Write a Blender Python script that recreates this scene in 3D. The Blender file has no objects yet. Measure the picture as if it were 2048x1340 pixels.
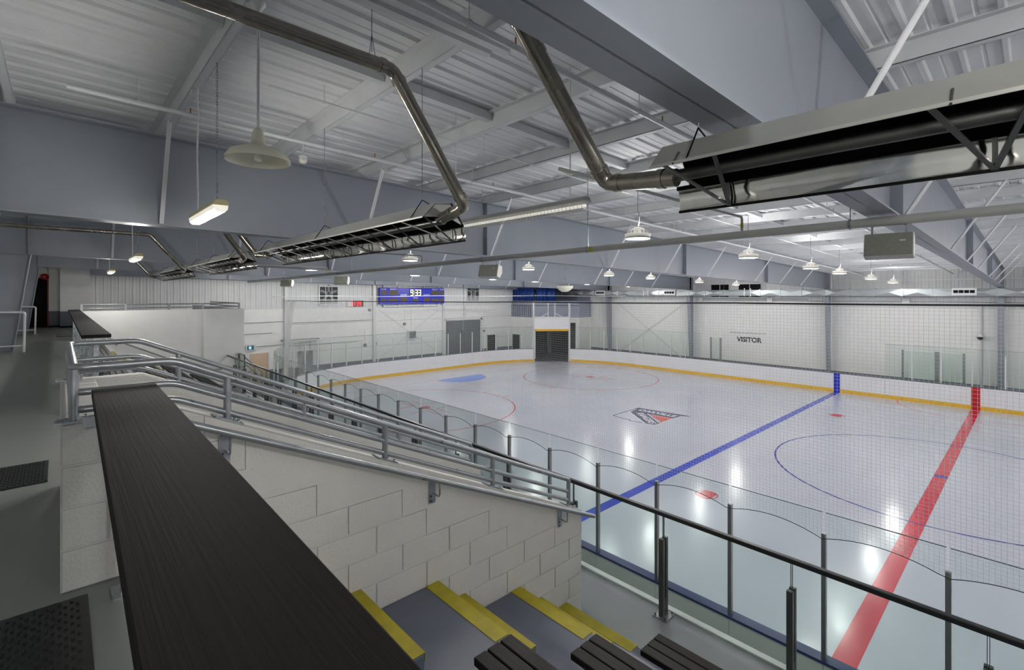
import bpy, bmesh, math, random
from mathutils import Vector, Matrix
random.seed(7)
sc = bpy.context.scene
COL = sc.collection

# ------------------------------------------------------------------ camera, world, exposure
cam_d = bpy.data.cameras.new('camera'); cam = bpy.data.objects.new('camera', cam_d); COL.objects.link(cam)
cam.location = (2.02, -20.25, 5.715); cam.rotation_euler = (math.pi/2, 0, 0.822)
cam_d.sensor_width = 36; cam_d.lens = 972.65/2048*36; cam_d.shift_y = -80.67/2048
cam_d.clip_start = 0.05; cam_d.clip_end = 200
sc.camera = cam
w = bpy.data.worlds.new('world'); sc.world = w; w.use_nodes = True
w.node_tree.nodes['Background'].inputs[0].default_value = (0.6, 0.65, 0.7, 1)
w.node_tree.nodes['Background'].inputs[1].default_value = 0.05
vs = sc.view_settings
vs.view_transform = 'Standard'; vs.look = 'None'; vs.gamma = 1; vs.use_curve_mapping = False
vs.exposure = 0.85
LAMP_DOWN, LAMP_UP = 74.0, 9.0      # watts of each high-bay lamp: below its lens, and an added uplight over its housing
FLUOR = 26.0                        # watts of each fluorescent fitting
sc.cycles.max_bounces = 7; sc.cycles.diffuse_bounces = 4; sc.cycles.glossy_bounces = 3
sc.cycles.use_light_tree = False
sc.cycles.transparent_max_bounces = 32; sc.cycles.transmission_bounces = 6
sc.cycles.caustics_reflective = False; sc.cycles.caustics_refractive = False

# ------------------------------------------------------------------ materials
def srgb(r, g, b):
    f = lambda c: (c/255/12.92) if c/255 <= 0.04045 else ((c/255+0.055)/1.055)**2.4
    return (f(r), f(g), f(b), 1)
M = {}
def mat(name, rgb, rough=0.6, metal=0.0, var=0.06, scale=6.0, bump=0.0, bscale=60.0, coat=0.0, stretch=None, spec=0.5, rvar=0.0):
    m = bpy.data.materials.new(name); m.use_nodes = True
    nt = m.node_tree; N = nt.nodes; L = nt.links; p = N['Principled BSDF']
    c = srgb(*rgb)
    p.inputs['Roughness'].default_value = rough; p.inputs['Metallic'].default_value = metal
    p.inputs['Coat Weight'].default_value = coat; p.inputs['Coat Roughness'].default_value = 0.08
    p.inputs['Specular IOR Level'].default_value = spec
    tc = N.new('ShaderNodeTexCoord'); mp = N.new('ShaderNodeMapping'); L.new(tc.outputs['Object'], mp.inputs[0])
    if stretch: mp.inputs['Scale'].default_value = stretch
    if var > 0:
        nz = N.new('ShaderNodeTexNoise'); nz.inputs['Scale'].default_value = scale; nz.inputs['Detail'].default_value = 5
        L.new(mp.outputs[0], nz.inputs['Vector'])
        mr = N.new('ShaderNodeMapRange'); mr.inputs[1].default_value = 0.25; mr.inputs[2].default_value = 0.75
        mr.inputs[3].default_value = 1-var; mr.inputs[4].default_value = 1+var; L.new(nz.outputs[0], mr.inputs[0])
        mx = N.new('ShaderNodeMix'); mx.data_type = 'RGBA'; mx.blend_type = 'MULTIPLY'; mx.inputs[0].default_value = 1
        mx.inputs[6].default_value = c; L.new(mr.outputs[0], mx.inputs[7]); L.new(mx.outputs[2], p.inputs['Base Color'])
        if rvar:
            m2 = N.new('ShaderNodeMapRange'); m2.inputs[1].default_value = 0.3; m2.inputs[2].default_value = 0.7
            m2.inputs[3].default_value = max(0.02, rough-rvar); m2.inputs[4].default_value = rough+rvar
            L.new(nz.outputs[0], m2.inputs[0]); L.new(m2.outputs[0], p.inputs['Roughness'])
    else:
        p.inputs['Base Color'].default_value = c
    if bump > 0:
        nb = N.new('ShaderNodeTexNoise'); nb.inputs['Scale'].default_value = bscale; nb.inputs['Detail'].default_value = 4
        L.new(mp.outputs[0], nb.inputs['Vector'])
        b = N.new('ShaderNodeBump'); b.inputs['Strength'].default_value = bump; b.inputs['Distance'].default_value = 0.01
        L.new(nb.outputs[0], b.inputs['Height']); L.new(b.outputs[0], p.inputs['Normal'])
    M[name] = m; return m
def emit(name, rgb, s):
    m = bpy.data.materials.new(name); m.use_nodes = True; nt = m.node_tree; p = nt.nodes['Principled BSDF']
    p.inputs['Base Color'].default_value = srgb(*rgb); p.inputs['Emission Color'].default_value = srgb(*rgb)
    p.inputs['Emission Strength'].default_value = s; m.cycles.emission_sampling = 'NONE'; M[name] = m; return m
def glass(name, tint, refl=0.06, haze=0.03, hazecol=(200, 215, 212)):
    m = bpy.data.materials.new(name); m.use_nodes = True; nt = m.node_tree; N = nt.nodes; L = nt.links
    for n in list(N): N.remove(n)
    out = N.new('ShaderNodeOutputMaterial'); tr = N.new('ShaderNodeBsdfTransparent'); tr.inputs[0].default_value = srgb(*tint)
    gl = N.new('ShaderNodeBsdfGlossy'); gl.inputs['Roughness'].default_value = 0.03
    fr = N.new('ShaderNodeFresnel'); fr.inputs[0].default_value = 1.3
    df = N.new('ShaderNodeBsdfDiffuse'); df.inputs[0].default_value = srgb(*hazecol)
    m1 = N.new('ShaderNodeMixShader'); m1.inputs[0].default_value = haze; L.new(tr.outputs[0], m1.inputs[1]); L.new(df.outputs[0], m1.inputs[2])
    m2 = N.new('ShaderNodeMixShader'); mu = N.new('ShaderNodeMath'); mu.operation = 'MULTIPLY'; mu.inputs[1].default_value = 0.4; L.new(fr.outputs[0], mu.inputs[0]); L.new(mu.outputs[0], m2.inputs[0]); L.new(m1.outputs[0], m2.inputs[1]); L.new(gl.outputs[0], m2.inputs[2])
    L.new(m2.outputs[0], out.inputs[0]); M[name] = m; return m

mat('ice', (204, 208, 219), 0.19, var=0.025, scale=0.35, bump=0.02, bscale=9, stretch=(1, 1, 1), spec=0.45, rvar=0.06)
mat('ice_red', (214, 40, 66), 0.18, var=0.04, scale=2, spec=0.4); mat('ice_blue', (42, 66, 200), 0.18, var=0.04, scale=2, spec=0.4)
mat('ice_darkblue', (44, 52, 160), 0.18, var=0.03, spec=0.4); mat('ice_crease', (105, 150, 240), 0.18, var=0.03, spec=0.4)
mat('ice_pink', (222, 104, 124), 0.18, var=0.05, spec=0.4); mat('logo_navy', (34, 46, 98), 0.2, var=0.03, spec=0.4)
mat('logo_red', (222, 74, 58), 0.2, var=0.03, spec=0.4); mat('logo_white', (240, 240, 245), 0.2, var=0.0, spec=0.4)
mat('concrete_low', (84, 88, 92), 0.5, var=0.1, scale=3, bump=0.1)
mat('walkway', (128, 131, 127), 0.42, var=0.05, scale=1.2, bump=0.05, bscale=25)
mat('tier_paint', (86, 92, 106), 0.36, var=0.12, scale=2.5, bump=0.08, bscale=40, rvar=0.08)
mat('aisle_paint', (120, 125, 128), 0.38, var=0.08, scale=2.5, bump=0.06, bscale=40)
mat('nosing', (158, 145, 6), 0.55, var=0.14, scale=9, bump=0.25, bscale=120)
mat('block_white', (194, 193, 189), 0.55, var=0.035, scale=5, bump=0.35, bscale=70)
mat('wall_white', (240, 240, 238), 0.6, var=0.03, scale=3, bump=0.12, bscale=60)
mat('clad_white', (222, 223, 223), 0.5, var=0.05, scale=1.2)
mat('band_grey', (112, 117, 126), 0.6, var=0.05)
mat('roof_deck', (236, 237, 239), 0.5, var=0.05, scale=1.5)
mat('purlin', (218, 220, 222), 0.5, var=0.05, scale=3)
mat('steel_blue', (144, 150, 159), 0.4, var=0.04, scale=2.0, bump=0.03, bscale=60, rvar=0.05)
mat('steel_light', (238, 239, 241), 0.45, var=0.03)
mat('white_paint', (226, 227, 228), 0.4, var=0.03)
mat('pipe_grey', (186, 187, 182), 0.45, var=0.05)
mat('galv', (158, 163, 168), 0.3, 0.75, var=0.14, scale=12, rvar=0.1)
mat('galv_rail', (150, 154, 158), 0.36, 0.6, var=0.1, scale=14, rvar=0.1)
mat('duct', (160, 166, 168), 0.38, 0.85, var=0.08, scale=2.5, bump=0.5, bscale=3, rvar=0.1)
mat('flue', (160, 154, 144), 0.24, 0.85, var=0.15, scale=6, rvar=0.08)
mat('hood', (176, 176, 170), 0.3, 0.55, var=0.06, scale=3)
mat('reflector', (220, 220, 214), 0.07, 1.0, var=0.03, scale=2, bump=0.12, bscale=2.2)
mat('heater_black', (9, 9, 9), 0.7, var=0.0, spec=0.1); mat('heater_frame', (92, 92, 90), 0.35, 0.7, var=0.1)
mat('counter', (15, 13, 12), 0.72, var=0.1, scale=7, bump=0.14, bscale=11, stretch=(0.22, 12, 12), spec=0.14)
mat('slat', (25, 20, 19), 0.55, var=0.25, scale=6, bump=0.35, bscale=12, stretch=(0.3, 10, 10), spec=0.25)
mat('rubber', (14, 14, 15), 0.3, var=0.2, scale=8, spec=0.5)
mat('alu', (158, 160, 160), 0.34, 0.8, var=0.06); mat('alu_dark', (84, 88, 86), 0.35, 0.6, var=0.06)
mat('rail_black', (34, 36, 37), 0.35, var=0.08); mat('glass_edge', (70, 92, 88), 0.3, var=0.0)
mat('board_white', (236, 236, 238), 0.35, var=0.03, scale=1.2, spec=0.4); mat('kick_yellow', (232, 182, 20), 0.4, var=0.05)
mat('ledge_blue', (36, 52, 110), 0.4, var=0.08); mat('ledge_grey', (96, 100, 112), 0.4, var=0.06)
mat('stripe_blue', (24, 44, 190), 0.4, var=0.03); mat('stripe_red', (190, 16, 24), 0.4, var=0.03)
mat('boards_back', (226, 231, 227), 0.5, var=0.06, scale=2)
mat('net', (208, 210, 212), 0.7, var=0.0); mat('rope', (46, 48, 50), 0.7, var=0.0); mat('net_gather', (226, 228, 230), 0.8, var=0.05)
mat('black', (12, 12, 12), 0.7, var=0.0, spec=0.2); mat('dark_grey', (58, 60, 62), 0.6, var=0.1)
mat('shutter', (120, 124, 126), 0.45, 0.2, var=0.05); mat('louvre_grey', (130, 132, 134), 0.5, var=0.05)
mat('score_blue', (24, 40, 190), 0.35, var=0.03); mat('score_amber', (92, 78, 50), 0.5, var=0.1); mat('score_white', (240, 240, 240), 0.5, var=0.0)
mat('tarp_blue', (22, 62, 138), 0.45, var=0.15, scale=3); mat('sign_dark', (48, 50, 54), 0.6, var=0.05)
mat('speaker_grille', (150, 152, 140), 0.7, var=0.1, scale=30); mat('speaker_white', (206, 206, 200), 0.5, var=0.03)
mat('enamel', (226, 224, 206), 0.3, var=0.04); mat('yellow_aged', (212, 200, 150), 0.4, var=0.08); mat('lens_off', (226, 226, 214), 0.25, var=0.03)
mat('wood_ply', (226, 196, 168), 0.5, var=0.06, scale=2, stretch=(1, 6, 1)); mat('exit_green', (70, 120, 140), 0.5, var=0.0)
mat('bell_red', (170, 30, 34), 0.4, var=0.05); mat('tape_yellow', (196, 180, 20), 0.5, var=0.05); mat('brass', (180, 120, 70), 0.3, 0.8, var=0.0)
mat('mezz', (150, 156, 176), 0.4, var=0.12, scale=2); mat('garage_dark', (70, 72, 74), 0.6, var=0.2, scale=1.5)
emit('led', (255, 250, 235), 5.0); emit('fluor', (255, 250, 236), 0.3); emit('led_up', (255, 250, 238), 0.15); emit('digit_white', (255, 255, 255), 0.9); emit('digit_red', (255, 50, 50), 0.9)
emit('exit_glow', (170, 205, 215), 0.5)
glass('glass_clear', (250, 253, 252), haze=0.014, hazecol=(214, 222, 220)); glass('glass_barrier', (249, 253, 251), haze=0.016, hazecol=(210, 220, 217))
glass('acrylic', (250, 250, 250), haze=0.4, hazecol=(235, 236, 238))

# ------------------------------------------------------------------ mesh helpers
class MB:
    def __init__(s): s.v = []; s.f = []; s.sm = []
    def add(s, vs, fs, smooth=False):
        o = len(s.v); s.v += [tuple(q) for q in vs]
        for f in fs: s.f.append(tuple(i+o for i in f)); s.sm.append(smooth)
        return s
    def box(s, x0, x1, y0, y1, z0, z1):
        return s.hexa([(x0,y0,z0),(x1,y0,z0),(x1,y1,z0),(x0,y1,z0),(x0,y0,z1),(x1,y0,z1),(x1,y1,z1),(x0,y1,z1)])
    def hexa(s, c):
        return s.add(c, [(0,3,2,1),(4,5,6,7),(0,1,5,4),(1,2,6,5),(2,3,7,6),(3,0,4,7)])
    def bar(s, p, q, wx, wz, side=None):
        """rectangular bar from p to q; wx across (horizontal), wz the other way"""
        p = Vector(p); q = Vector(q); d = (q-p).normalized()
        a = Vector(side) if side else (d.cross(Vector((0,0,1))) if abs(d.z) < 0.99 else Vector((1,0,0)))
        a = (a - d*a.dot(d)).normalized(); b = a.cross(d).normalized(); a *= wx/2; b *= wz/2
        return s.hexa([p-a-b, p+a-b, p+a+b, p-a+b, q-a-b, q+a-b, q+a+b, q-a+b])
    def tube(s, pts, r, n=10, cap=True):
        pts = [Vector(p) for p in pts]; rings = []; a = None
        for i, p in enumerate(pts):
            d = ((pts[i+1]-p) if i < len(pts)-1 else (p-pts[i-1])).normalized()
            if 0 < i < len(pts)-1: d = ((pts[i+1]-p).normalized() + (p-pts[i-1]).normalized()).normalized()
            if a is None: a = d.cross(Vector((0,0,1))) if abs(d.z) < 0.95 else d.cross(Vector((1,0,0)))
            a = (a - d*a.dot(d)).normalized(); b = d.cross(a)
            k = 1.0
            if 0 < i < len(pts)-1: k = 1/max(0.5, abs(d.dot((p-pts[i-1]).normalized())))
            rings.append([p + (a*math.cos(t)+b*math.sin(t))*r*(1 if k < 1.02 else k**0.5) for t in [2*math.pi*j/n for j in range(n)]])
        vs = [v for rg in rings for v in rg]; fs = []
        for i in range(len(pts)-1):
            for j in range(n): fs.append((i*n+j, i*n+(j+1)%n, (i+1)*n+(j+1)%n, (i+1)*n+j))
        s.add(vs, fs, True)
        if cap: s.add(rings[0], [tuple(range(n))[::-1]]); s.add(rings[-1], [tuple(range(n))])
        return s
    def lathe(s, prof, c, n=24, axis='z', smooth=True):
        vs = []
        for (r, z) in prof:
            for j in range(n):
                t = 2*math.pi*j/n; vs.append((c[0]+r*math.cos(t), c[1]+r*math.sin(t), c[2]+z) if axis == 'z' else
                    ((c[0]+z, c[1]+r*math.cos(t), c[2]+r*math.sin(t)) if axis == 'x' else (c[0]+r*math.cos(t), c[1]+z, c[2]+r*math.sin(t))))
        fs = [(i*n+j, i*n+(j+1)%n, (i+1)*n+(j+1)%n, (i+1)*n+j) for i in range(len(prof)-1) for j in range(n)]
        return s.add(vs, fs, smooth)
    def prism(s, poly, a0, a1, axis='x'):
        n = len(poly)
        g = {'x': lambda a, p: (a, p[0], p[1]), 'y': lambda a, p: (p[0], a, p[1]), 'z': lambda a, p: (p[0], p[1], a)}[axis]
        vs = [g(a0, p) for p in poly]+[g(a1, p) for p in poly]
        return s.add(vs, [tuple(range(n))[::-1], tuple(range(n, 2*n))]+[(i, (i+1)%n, n+(i+1)%n, n+i) for i in range(n)])
    def sheet(s, poly3, th, nrm):
        nrm = Vector(nrm)*th; n = len(poly3)
        vs = [Vector(p) for p in poly3]+[Vector(p)+nrm for p in poly3]
        return s.add(vs, [tuple(range(n)), tuple(range(n, 2*n))[::-1]]+[(i, n+i, n+(i+1)%n, (i+1)%n) for i in range(n)])
    def mesh(s, name):
        me = bpy.data.meshes.new(name); me.from_pydata(s.v, [], s.f); me.update()
        bm = bmesh.new(); bm.from_mesh(me); bmesh.ops.recalc_face_normals(bm, faces=bm.faces); bm.to_mesh(me); bm.free()
        me.polygons.foreach_set('use_smooth', s.sm); return me
    def build(s, name, m, parent=None, bevel=0, **k):
        me = s.mesh(name); me.materials.append(M[m]); return link(name, me, parent, bevel, **k)
def link(name, me, parent=None, bevel=0, label=None, cat=None, group=None, kind=None, loc=None, rot=None):
    o = bpy.data.objects.new(name, me); COL.objects.link(o)
    if parent is not None: o.parent = parent
    if loc: o.location = loc
    if rot: o.rotation_euler = rot
    if bevel:
        b = o.modifiers.new('bevel', 'BEVEL'); b.width = bevel; b.segments = 2; b.limit_method = 'ANGLE'
    tag(o, label, cat, group, kind); return o
def tag(o, label=None, cat=None, group=None, kind=None):
    if label: o['label'] = label
    if cat: o['category'] = cat
    if group: o['group'] = group
    if kind: o['kind'] = kind
    return o
def thing(name, label=None, cat=None, loc=(0,0,0), rz=0, group=None, kind=None):
    o = bpy.data.objects.new(name, None); COL.objects.link(o); o.location = loc; o.rotation_euler = (0,0,rz)
    o.empty_display_size = 0.1
    return tag(o, label, cat, group, kind)
def copy_thing(src, loc, rz=None, label=None, group=None):
    r = src.copy(); COL.objects.link(r); r.location = loc
    if rz is not None: r.rotation_euler = (0,0,rz)
    if label: r['label'] = label
    if group: r['group'] = group
    for ch in src.children:
        c = ch.copy(); COL.objects.link(c); c.parent = r
        for g in ch.children:
            d = g.copy(); COL.objects.link(d); d.parent = c
    return r
def rounded(pts, r=0.05, n=4):
    """round the inner corners of a polyline"""
    pts = [Vector(p) for p in pts]; out = [pts[0]]
    for i in range(1, len(pts)-1):
        a = (pts[i-1]-pts[i]); b = (pts[i+1]-pts[i]); ra = min(r, a.length*0.45, b.length*0.45)
        p = pts[i]+a.normalized()*ra; q = pts[i]+b.normalized()*ra
        for k in range(n+1):
            t = k/n; out.append(p*(1-t)**2 + pts[i]*2*t*(1-t) + q*t*t)
    return out+[pts[-1]]
def text_mesh(s, size, depth=0.004, align='CENTER', shear=0.0, bold=0.0):
    cu = bpy.data.curves.new('lettering', 'FONT'); cu.body = s; cu.size = size; cu.extrude = depth; cu.align_x = align; cu.align_y = 'CENTER'
    cu.shear = shear; cu.offset = bold; cu.resolution_u = 3
    o = bpy.data.objects.new('lettering', cu); COL.objects.link(o)
    me = bpy.data.meshes.new_from_object(o.evaluated_get(bpy.context.evaluated_depsgraph_get()))
    bpy.data.objects.remove(o); bpy.data.curves.remove(cu); return me
def lettering(s, size, m, parent, loc, rot, depth=0.004, name='lettering', shear=0.0, bold=0.0, sx=1.0):
    me = text_mesh(s, size, depth, shear=shear, bold=bold); me.materials.clear(); me.materials.append(M[m])
    o = link(name, me, parent, loc=loc, rot=rot); o.scale = (sx, 1, 1); return o

# ------------------------------------------------------------------ dimensions
ZT = lambda y: 7.85-0.03*(y+13)       # rafter top / purlin seat
ZB = lambda y: 6.36-0.0187*y          # rafter bottom
HW, HL, RC = 13.1, 28.6, 8.5          # rink half width, half length, corner radius
WALK = 4.26; LOW = 2.41
XEND, YFAR, YNEAR, XR = -31.2, 15.3, -22.4, 31.2
FRAMES = [0.835, -6.75, -15.8, -23.3, -30.55, 8.4, 16.0, 23.5]
def rrect(hw, hl, r, n=14):
    p = []
    for cx, cy, a0 in ((hl-r, hw-r, 0), (-hl+r, hw-r, 90), (-hl+r, -hw+r, 180), (hl-r, -hw+r, 270)):
        for i in range(n+1):
            a = math.radians(a0+90*i/n); p.append((cx+r*math.cos(a), cy+r*math.sin(a)))
    return p

# ------------------------------------------------------------------ floor and ice
MB().box(XEND-0.3, XR+0.3, YNEAR-0.2, YFAR+0.2, -0.25, -0.03).build('floor', 'concrete_low', kind='structure', label='dark concrete slab around the rink', cat='floor')
ice = MB().prism(rrect(HW, HL, RC), -0.028, 0.0, 'z').build('floor_ice', 'ice', kind='structure', label='white ice sheet with painted hockey lines', cat='ice')
def flat(poly, z, m, name, parent=ice): return MB().prism(poly, z-0.001, z, 'z').build(name, m, parent)
def ring(cx, cy, r, wd, z, m, name, a0=0, a1=360, n=96, parent=ice):
    vs = []; fs = []
    k = max(8, int(n*(a1-a0)/360))
    for i in range(k+1):
        a = math.radians(a0+(a1-a0)*i/k)
        vs += [(cx+(r-wd/2)*math.cos(a), cy+(r-wd/2)*math.sin(a), z), (cx+(r+wd/2)*math.cos(a), cy+(r+wd/2)*math.sin(a), z)]
    for i in range(k): fs.append((2*i, 2*i+1, 2*i+3, 2*i+2))
    return MB().add(vs, fs).build(name, m, parent)
def disc(cx, cy, r, z, m, name, n=40): return flat([(cx+r*math.cos(2*math.pi*i/n), cy+r*math.sin(2*math.pi*i/n)) for i in range(n)], z, m, name)
HWI = HW-0.02
def spot(cx, cy):
    ring(cx, cy, 0.29, 0.035, 0.004, 'ice_red', 'faceoff_spot', n=40)
    r = 0.29; h = 0.2
    a0 = math.acos(h/r); p = []
    for k in range(9): t = a0+(math.pi-2*a0)*k/8; p.append((cx+r*math.cos(t), cy+r*math.sin(t)))
    p += [(2*cx-x, 2*cy-y) for x, y in p]
    flat(p, 0.003, 'ice_red', 'faceoff_spot')
def rect(x0, x1, y0, y1): return [(x0,y0),(x1,y0),(x1,y1),(x0,y1)]
flat(rect(-0.165, 0.165, -HWI, HWI), 0.002, 'ice_red', 'centre_line')
for s in (-1, 1): flat(rect(s*5.9-0.152, s*5.9+0.152, -HWI, HWI), 0.002, 'ice_blue', 'blue_line')
ring(0, 0, 4.572, 0.055, 0.003, 'ice_darkblue', 'centre_circle'); disc(0, 0, 0.17, 0.004, 'ice_darkblue', 'centre_spot')
ring(0, HW, 3.05, 0.05, 0.003, 'ice_pink', 'referee_crease', 180, 360)
XG = 25.15; XE = 19.05; YD = 6.706
hg = HW-RC+math.sqrt(RC**2-(XG-(HL-RC))**2)-0.03
for s in (-1, 1):
    flat(rect(s*XG-0.025, s*XG+0.025, -hg, hg), 0.0015, 'ice_pink', 'goal_line')
    a = 90 if s > 0 else -90
    flat([(s*XG-s*1.83*math.cos(t)*0.98, 1.83*math.sin(t)) for t in [math.radians(-90+180*i/24) for i in range(25)]], 0.003, 'ice_crease', 'goal_crease')
    ring(s*XG, 0, 1.83, 0.05, 0.004, 'ice_pink', 'crease_line', *((90, 270) if s > 0 else (-90, 90)))
    for t in (-1, 1):
        ring(s*XE, t*YD, 4.572, 0.055, 0.003, 'ice_red', 'faceoff_circle'); spot(s*XE, t*YD)
        spot(s*4.376, t*YD)
        for u in (-1, 1):
            for v in (-1, 1):
                cx, cy = s*XE+u*0.6, t*YD+v*0.3
                flat(rect(*sorted((cx, cx+u*1.2)), cy-0.025, cy+0.025), 0.003, 'ice_red', 'faceoff_mark')
                flat(rect(cx-0.025, cx+0.025, *sorted((cy, cy+v*0.9))), 0.003, 'ice_red', 'faceoff_mark')
            for v in (-1, 1):
                cx = s*XE+v*0.85; cy = t*YD+u*4.5
                flat(rect(cx-0.025, cx+0.025, *sorted((cy, cy+u*0.6))), 0.003, 'ice_red', 'hash_mark')

# crest on the ice: navy top band, diagonal band, red corner, thin outlined lower corner
LX = -9.36
flat([(-11.62,1.2),(-9.0,1.44),(LX,1.12),(LX,0.5),(-10.55,0.42),(LX,-0.62),(LX,-1.12),(-9.75,-1.2),(-11.42,0.12)], 0.002, 'logo_navy', 'crest_band')
flat([(-10.5,0.36),(LX-0.04,0.44),(LX-0.04,-0.5)], 0.003, 'logo_red', 'crest_corner')
for a, b, wd in (((-11.42,0.05),(-9.85,-1.2),0.06), ((-10.66,0.42),(-9.4,-0.66),0.06)):
    dx, dy = b[0]-a[0], b[1]-a[1]; l = math.hypot(dx, dy); nx, ny = -dy/l*wd/2, dx/l*wd/2
    flat([(a[0]+nx,a[1]+ny),(a[0]-nx,a[1]-ny),(b[0]-nx,b[1]-ny),(b[0]+nx,b[1]+ny)], 0.004, 'logo_white', 'crest_stripe')
o_line = [(-11.62,1.2),(-11.58,-1.1),(-11.2,-1.16),(-10.6,-1.2),(-10.49,-1.33),(-9.9,-1.2)]
for a, b in zip(o_line, o_line[1:]):
    dx, dy = b[0]-a[0], b[1]-a[1]; l = math.hypot(dx, dy); nx, ny = -dy/l*0.03, dx/l*0.03
    flat([(a[0]+nx,a[1]+ny),(a[0]-nx,a[1]-ny),(b[0]-nx,b[1]-ny),(b[0]+nx,b[1]+ny)], 0.003, 'logo_navy', 'crest_outline')
lettering('OAKVILLE', 0.46, 'logo_white', ice, (-10.42, 0.84, 0.004), (0, 0, 0.06), 0.001, 'crest_lettering', shear=0.12, bold=0.012, sx=0.92)
lettering('RANGERS', 0.46, 'logo_white', ice, (-10.28, -0.36, 0.004), (0, 0, -0.70), 0.001, 'crest_lettering', shear=0.1, bold=0.012, sx=0.98)

# ------------------------------------------------------------------ roof
def corrugated(u0, u1, pitch, rib, h, flip=1):
    """trapezoid profile along u as (u, height)"""
    p = [(u0, 0)]; u = u0+pitch/2
    while u+rib < u1:
        p += [(u, 0), (u+rib*0.25, h*flip), (u+rib*0.75, h*flip), (u+rib, 0), (u+pitch/2+rib/4, 0), (u+pitch/2+rib/4+0.01, 0.008*flip), (u+pitch/2+rib/4+0.03, 0.008*flip), (u+pitch/2+rib/4+0.04, 0)]; u += pitch
    return p+[(u1, 0)]
ceil = thing('ceiling', 'white ribbed metal roof deck on purlins', 'ceiling', kind='structure')
pr = corrugated(XEND-0.1, XR, 0.305, 0.07, -0.03, 1); vs_ = []; fs_ = []
for i, (u, h) in enumerate(pr):
    for y in (YNEAR-0.3, YFAR+0.3): vs_.append((u, y, ZT(y)+0.235+h))
for i in range(len(pr)-1): fs_.append((2*i, 2*i+1, 2*i+3, 2*i+2))
MB().add(vs_, fs_).build('roof_deck', 'roof_deck', ceil)
MB().prism([(YNEAR-0.3, ZT(YNEAR-0.3)+0.3), (YFAR+0.3, ZT(YFAR+0.3)+0.3), (YFAR+0.3, ZT(YFAR+0.3)+0.4), (YNEAR-0.3, ZT(YNEAR-0.3)+0.4)], XEND-0.3, XR+0.3).build('roof_top', 'clad_white', ceil)
PURL = [-19.17-1.57*k for k in (2, 1)]+[-19.17+1.57*k for k in range(22)]
pm = MB()                      # a Z purlin: web, two flanges and lips, running along x
pm.prism([(-0.006,0),(0.006,0),(0.006,0.19),(-0.006,0.19)], -31.0, 31.0)
pm.prism([(-0.006,0),(0.085,0),(0.085,0.008),(-0.006,0.008)], -31.0, 31.0)
pm.prism([(0.077,0.0),(0.085,0.0),(0.085,0.03),(0.077,0.03)], -31.0, 31.0)
pm.prism([(-0.085,0.182),(0.006,0.182),(0.006,0.19),(-0.085,0.19)], -31.0, 31.0)
pme = pm.mesh('purlin'); pme.materials.append(M['purlin'])
cm = MB().tube([(-31.0, 0.03, 0.165), (31.0, 0.03, 0.165)], 0.011, 6).mesh('conduit'); cm.materials.append(M['purlin'])
for i, y in enumerate(PURL):
    if y > YFAR-0.2 or y < YNEAR: continue
    p = link('purlin', pme, ceil, loc=(0, y, ZT(y)+0.0))
    if i % 2 == 0: link('conduit', cm, ceil, loc=(0, y+0.04, ZT(y)))
for x in (-2.95, -11.0, -19.4, 4.6):        # blocking between purlins
    for y0, y1 in zip(PURL, PURL[1:]):
        if y1 < YFAR-0.3 and y0 > YNEAR: MB().hexa([(x-0.05,y0+0.01,ZT(y0)+0.09),(x+0.05,y0+0.01,ZT(y0)+0.09),(x+0.05,y1-0.01,ZT(y1)+0.09),(x-0.05,y1-0.01,ZT(y1)+0.09),
            (x-0.05,y0+0.01,ZT(y0)+0.2),(x+0.05,y0+0.01,ZT(y0)+0.2),(x+0.05,y1-0.01,ZT(y1)+0.2),(x-0.05,y1-0.01,ZT(y1)+0.2)]).build('strut', 'purlin', ceil)

# ------------------------------------------------------------------ walls
def cladding(name, axis, pos, u0, u1, z0, z1, flip, parent, m='clad_white', pitch=0.305):
    pr = corrugated(u0, u1, pitch, 0.06, 0.025, flip); v = []; f = []
    for u, h in pr:
        for z in (z0, z1(u) if callable(z1) else z1): v.append((pos+h, u, z) if axis == 'x' else (u, pos+h, z))
    for i in range(len(pr)-1): f.append((2*i, 2*i+1, 2*i+3, 2*i+2))
    return MB().add(v, f).build(name, m, parent)
we = thing('wall_end', 'white block and ribbed metal wall behind the goal end', 'wall', kind='structure')
MB().box(XEND-0.25, XEND, YNEAR, YFAR, 0.95, 4.8).build('block_wall', 'wall_white', we)
MB().box(XEND-0.25, XEND+0.005, YNEAR, YFAR, -0.03, 0.95).build('grey_base', 'band_grey', we)
cladding('cladding', 'x', XEND-0.03, YNEAR, YFAR, 4.8, lambda u: ZT(u)+0.25, 1, we)
MB().box(XEND-0.2, XEND-0.05, YNEAR, YFAR, 4.8, 8.4).build('wall_core', 'clad_white', we)
MB().box(XEND-0.02, XEND+0.03, YNEAR, YFAR, 4.77, 4.83).build('flashing', 'white_paint', we)
for z in (1.9, 2.75, 3.75): MB().box(XEND-0.01, XEND+0.012, -9.4, YFAR, z, z+0.012).build('joint', 'band_grey', we)
for y in (-9.5, -3.3, 2.85, 5.05):
    c = MB().box(XEND, XEND+0.16, y-0.1, y+0.1, 3.75 if y > 5 else 0, 7.2).build('wall_column', 'white_paint', we)
MB().bar((XEND+0.03, -2.9, 4.6), (XEND+0.03, 2.6, 0.9), 0.06, 0.02, side=(0,1,1)).build('cross_brace', 'white_paint', we)
MB().bar((XEND+0.03, 2.6, 4.6), (XEND+0.03, -2.9, 0.9), 0.06, 0.02, side=(0,1,1)).build('cross_brace', 'white_paint', we)
wf = thing('wall_far', 'white block and ribbed metal wall behind the players boxes', 'wall', kind='structure')
MB().box(XEND-0.25, XR, YFAR, YFAR+0.25, 0.95, 4.95).build('block_wall', 'wall_white', wf)
MB().box(XEND, XR, YFAR-0.005, YFAR+0.25, -0.03, 0.95).build('grey_base', 'band_grey', wf)
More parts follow.
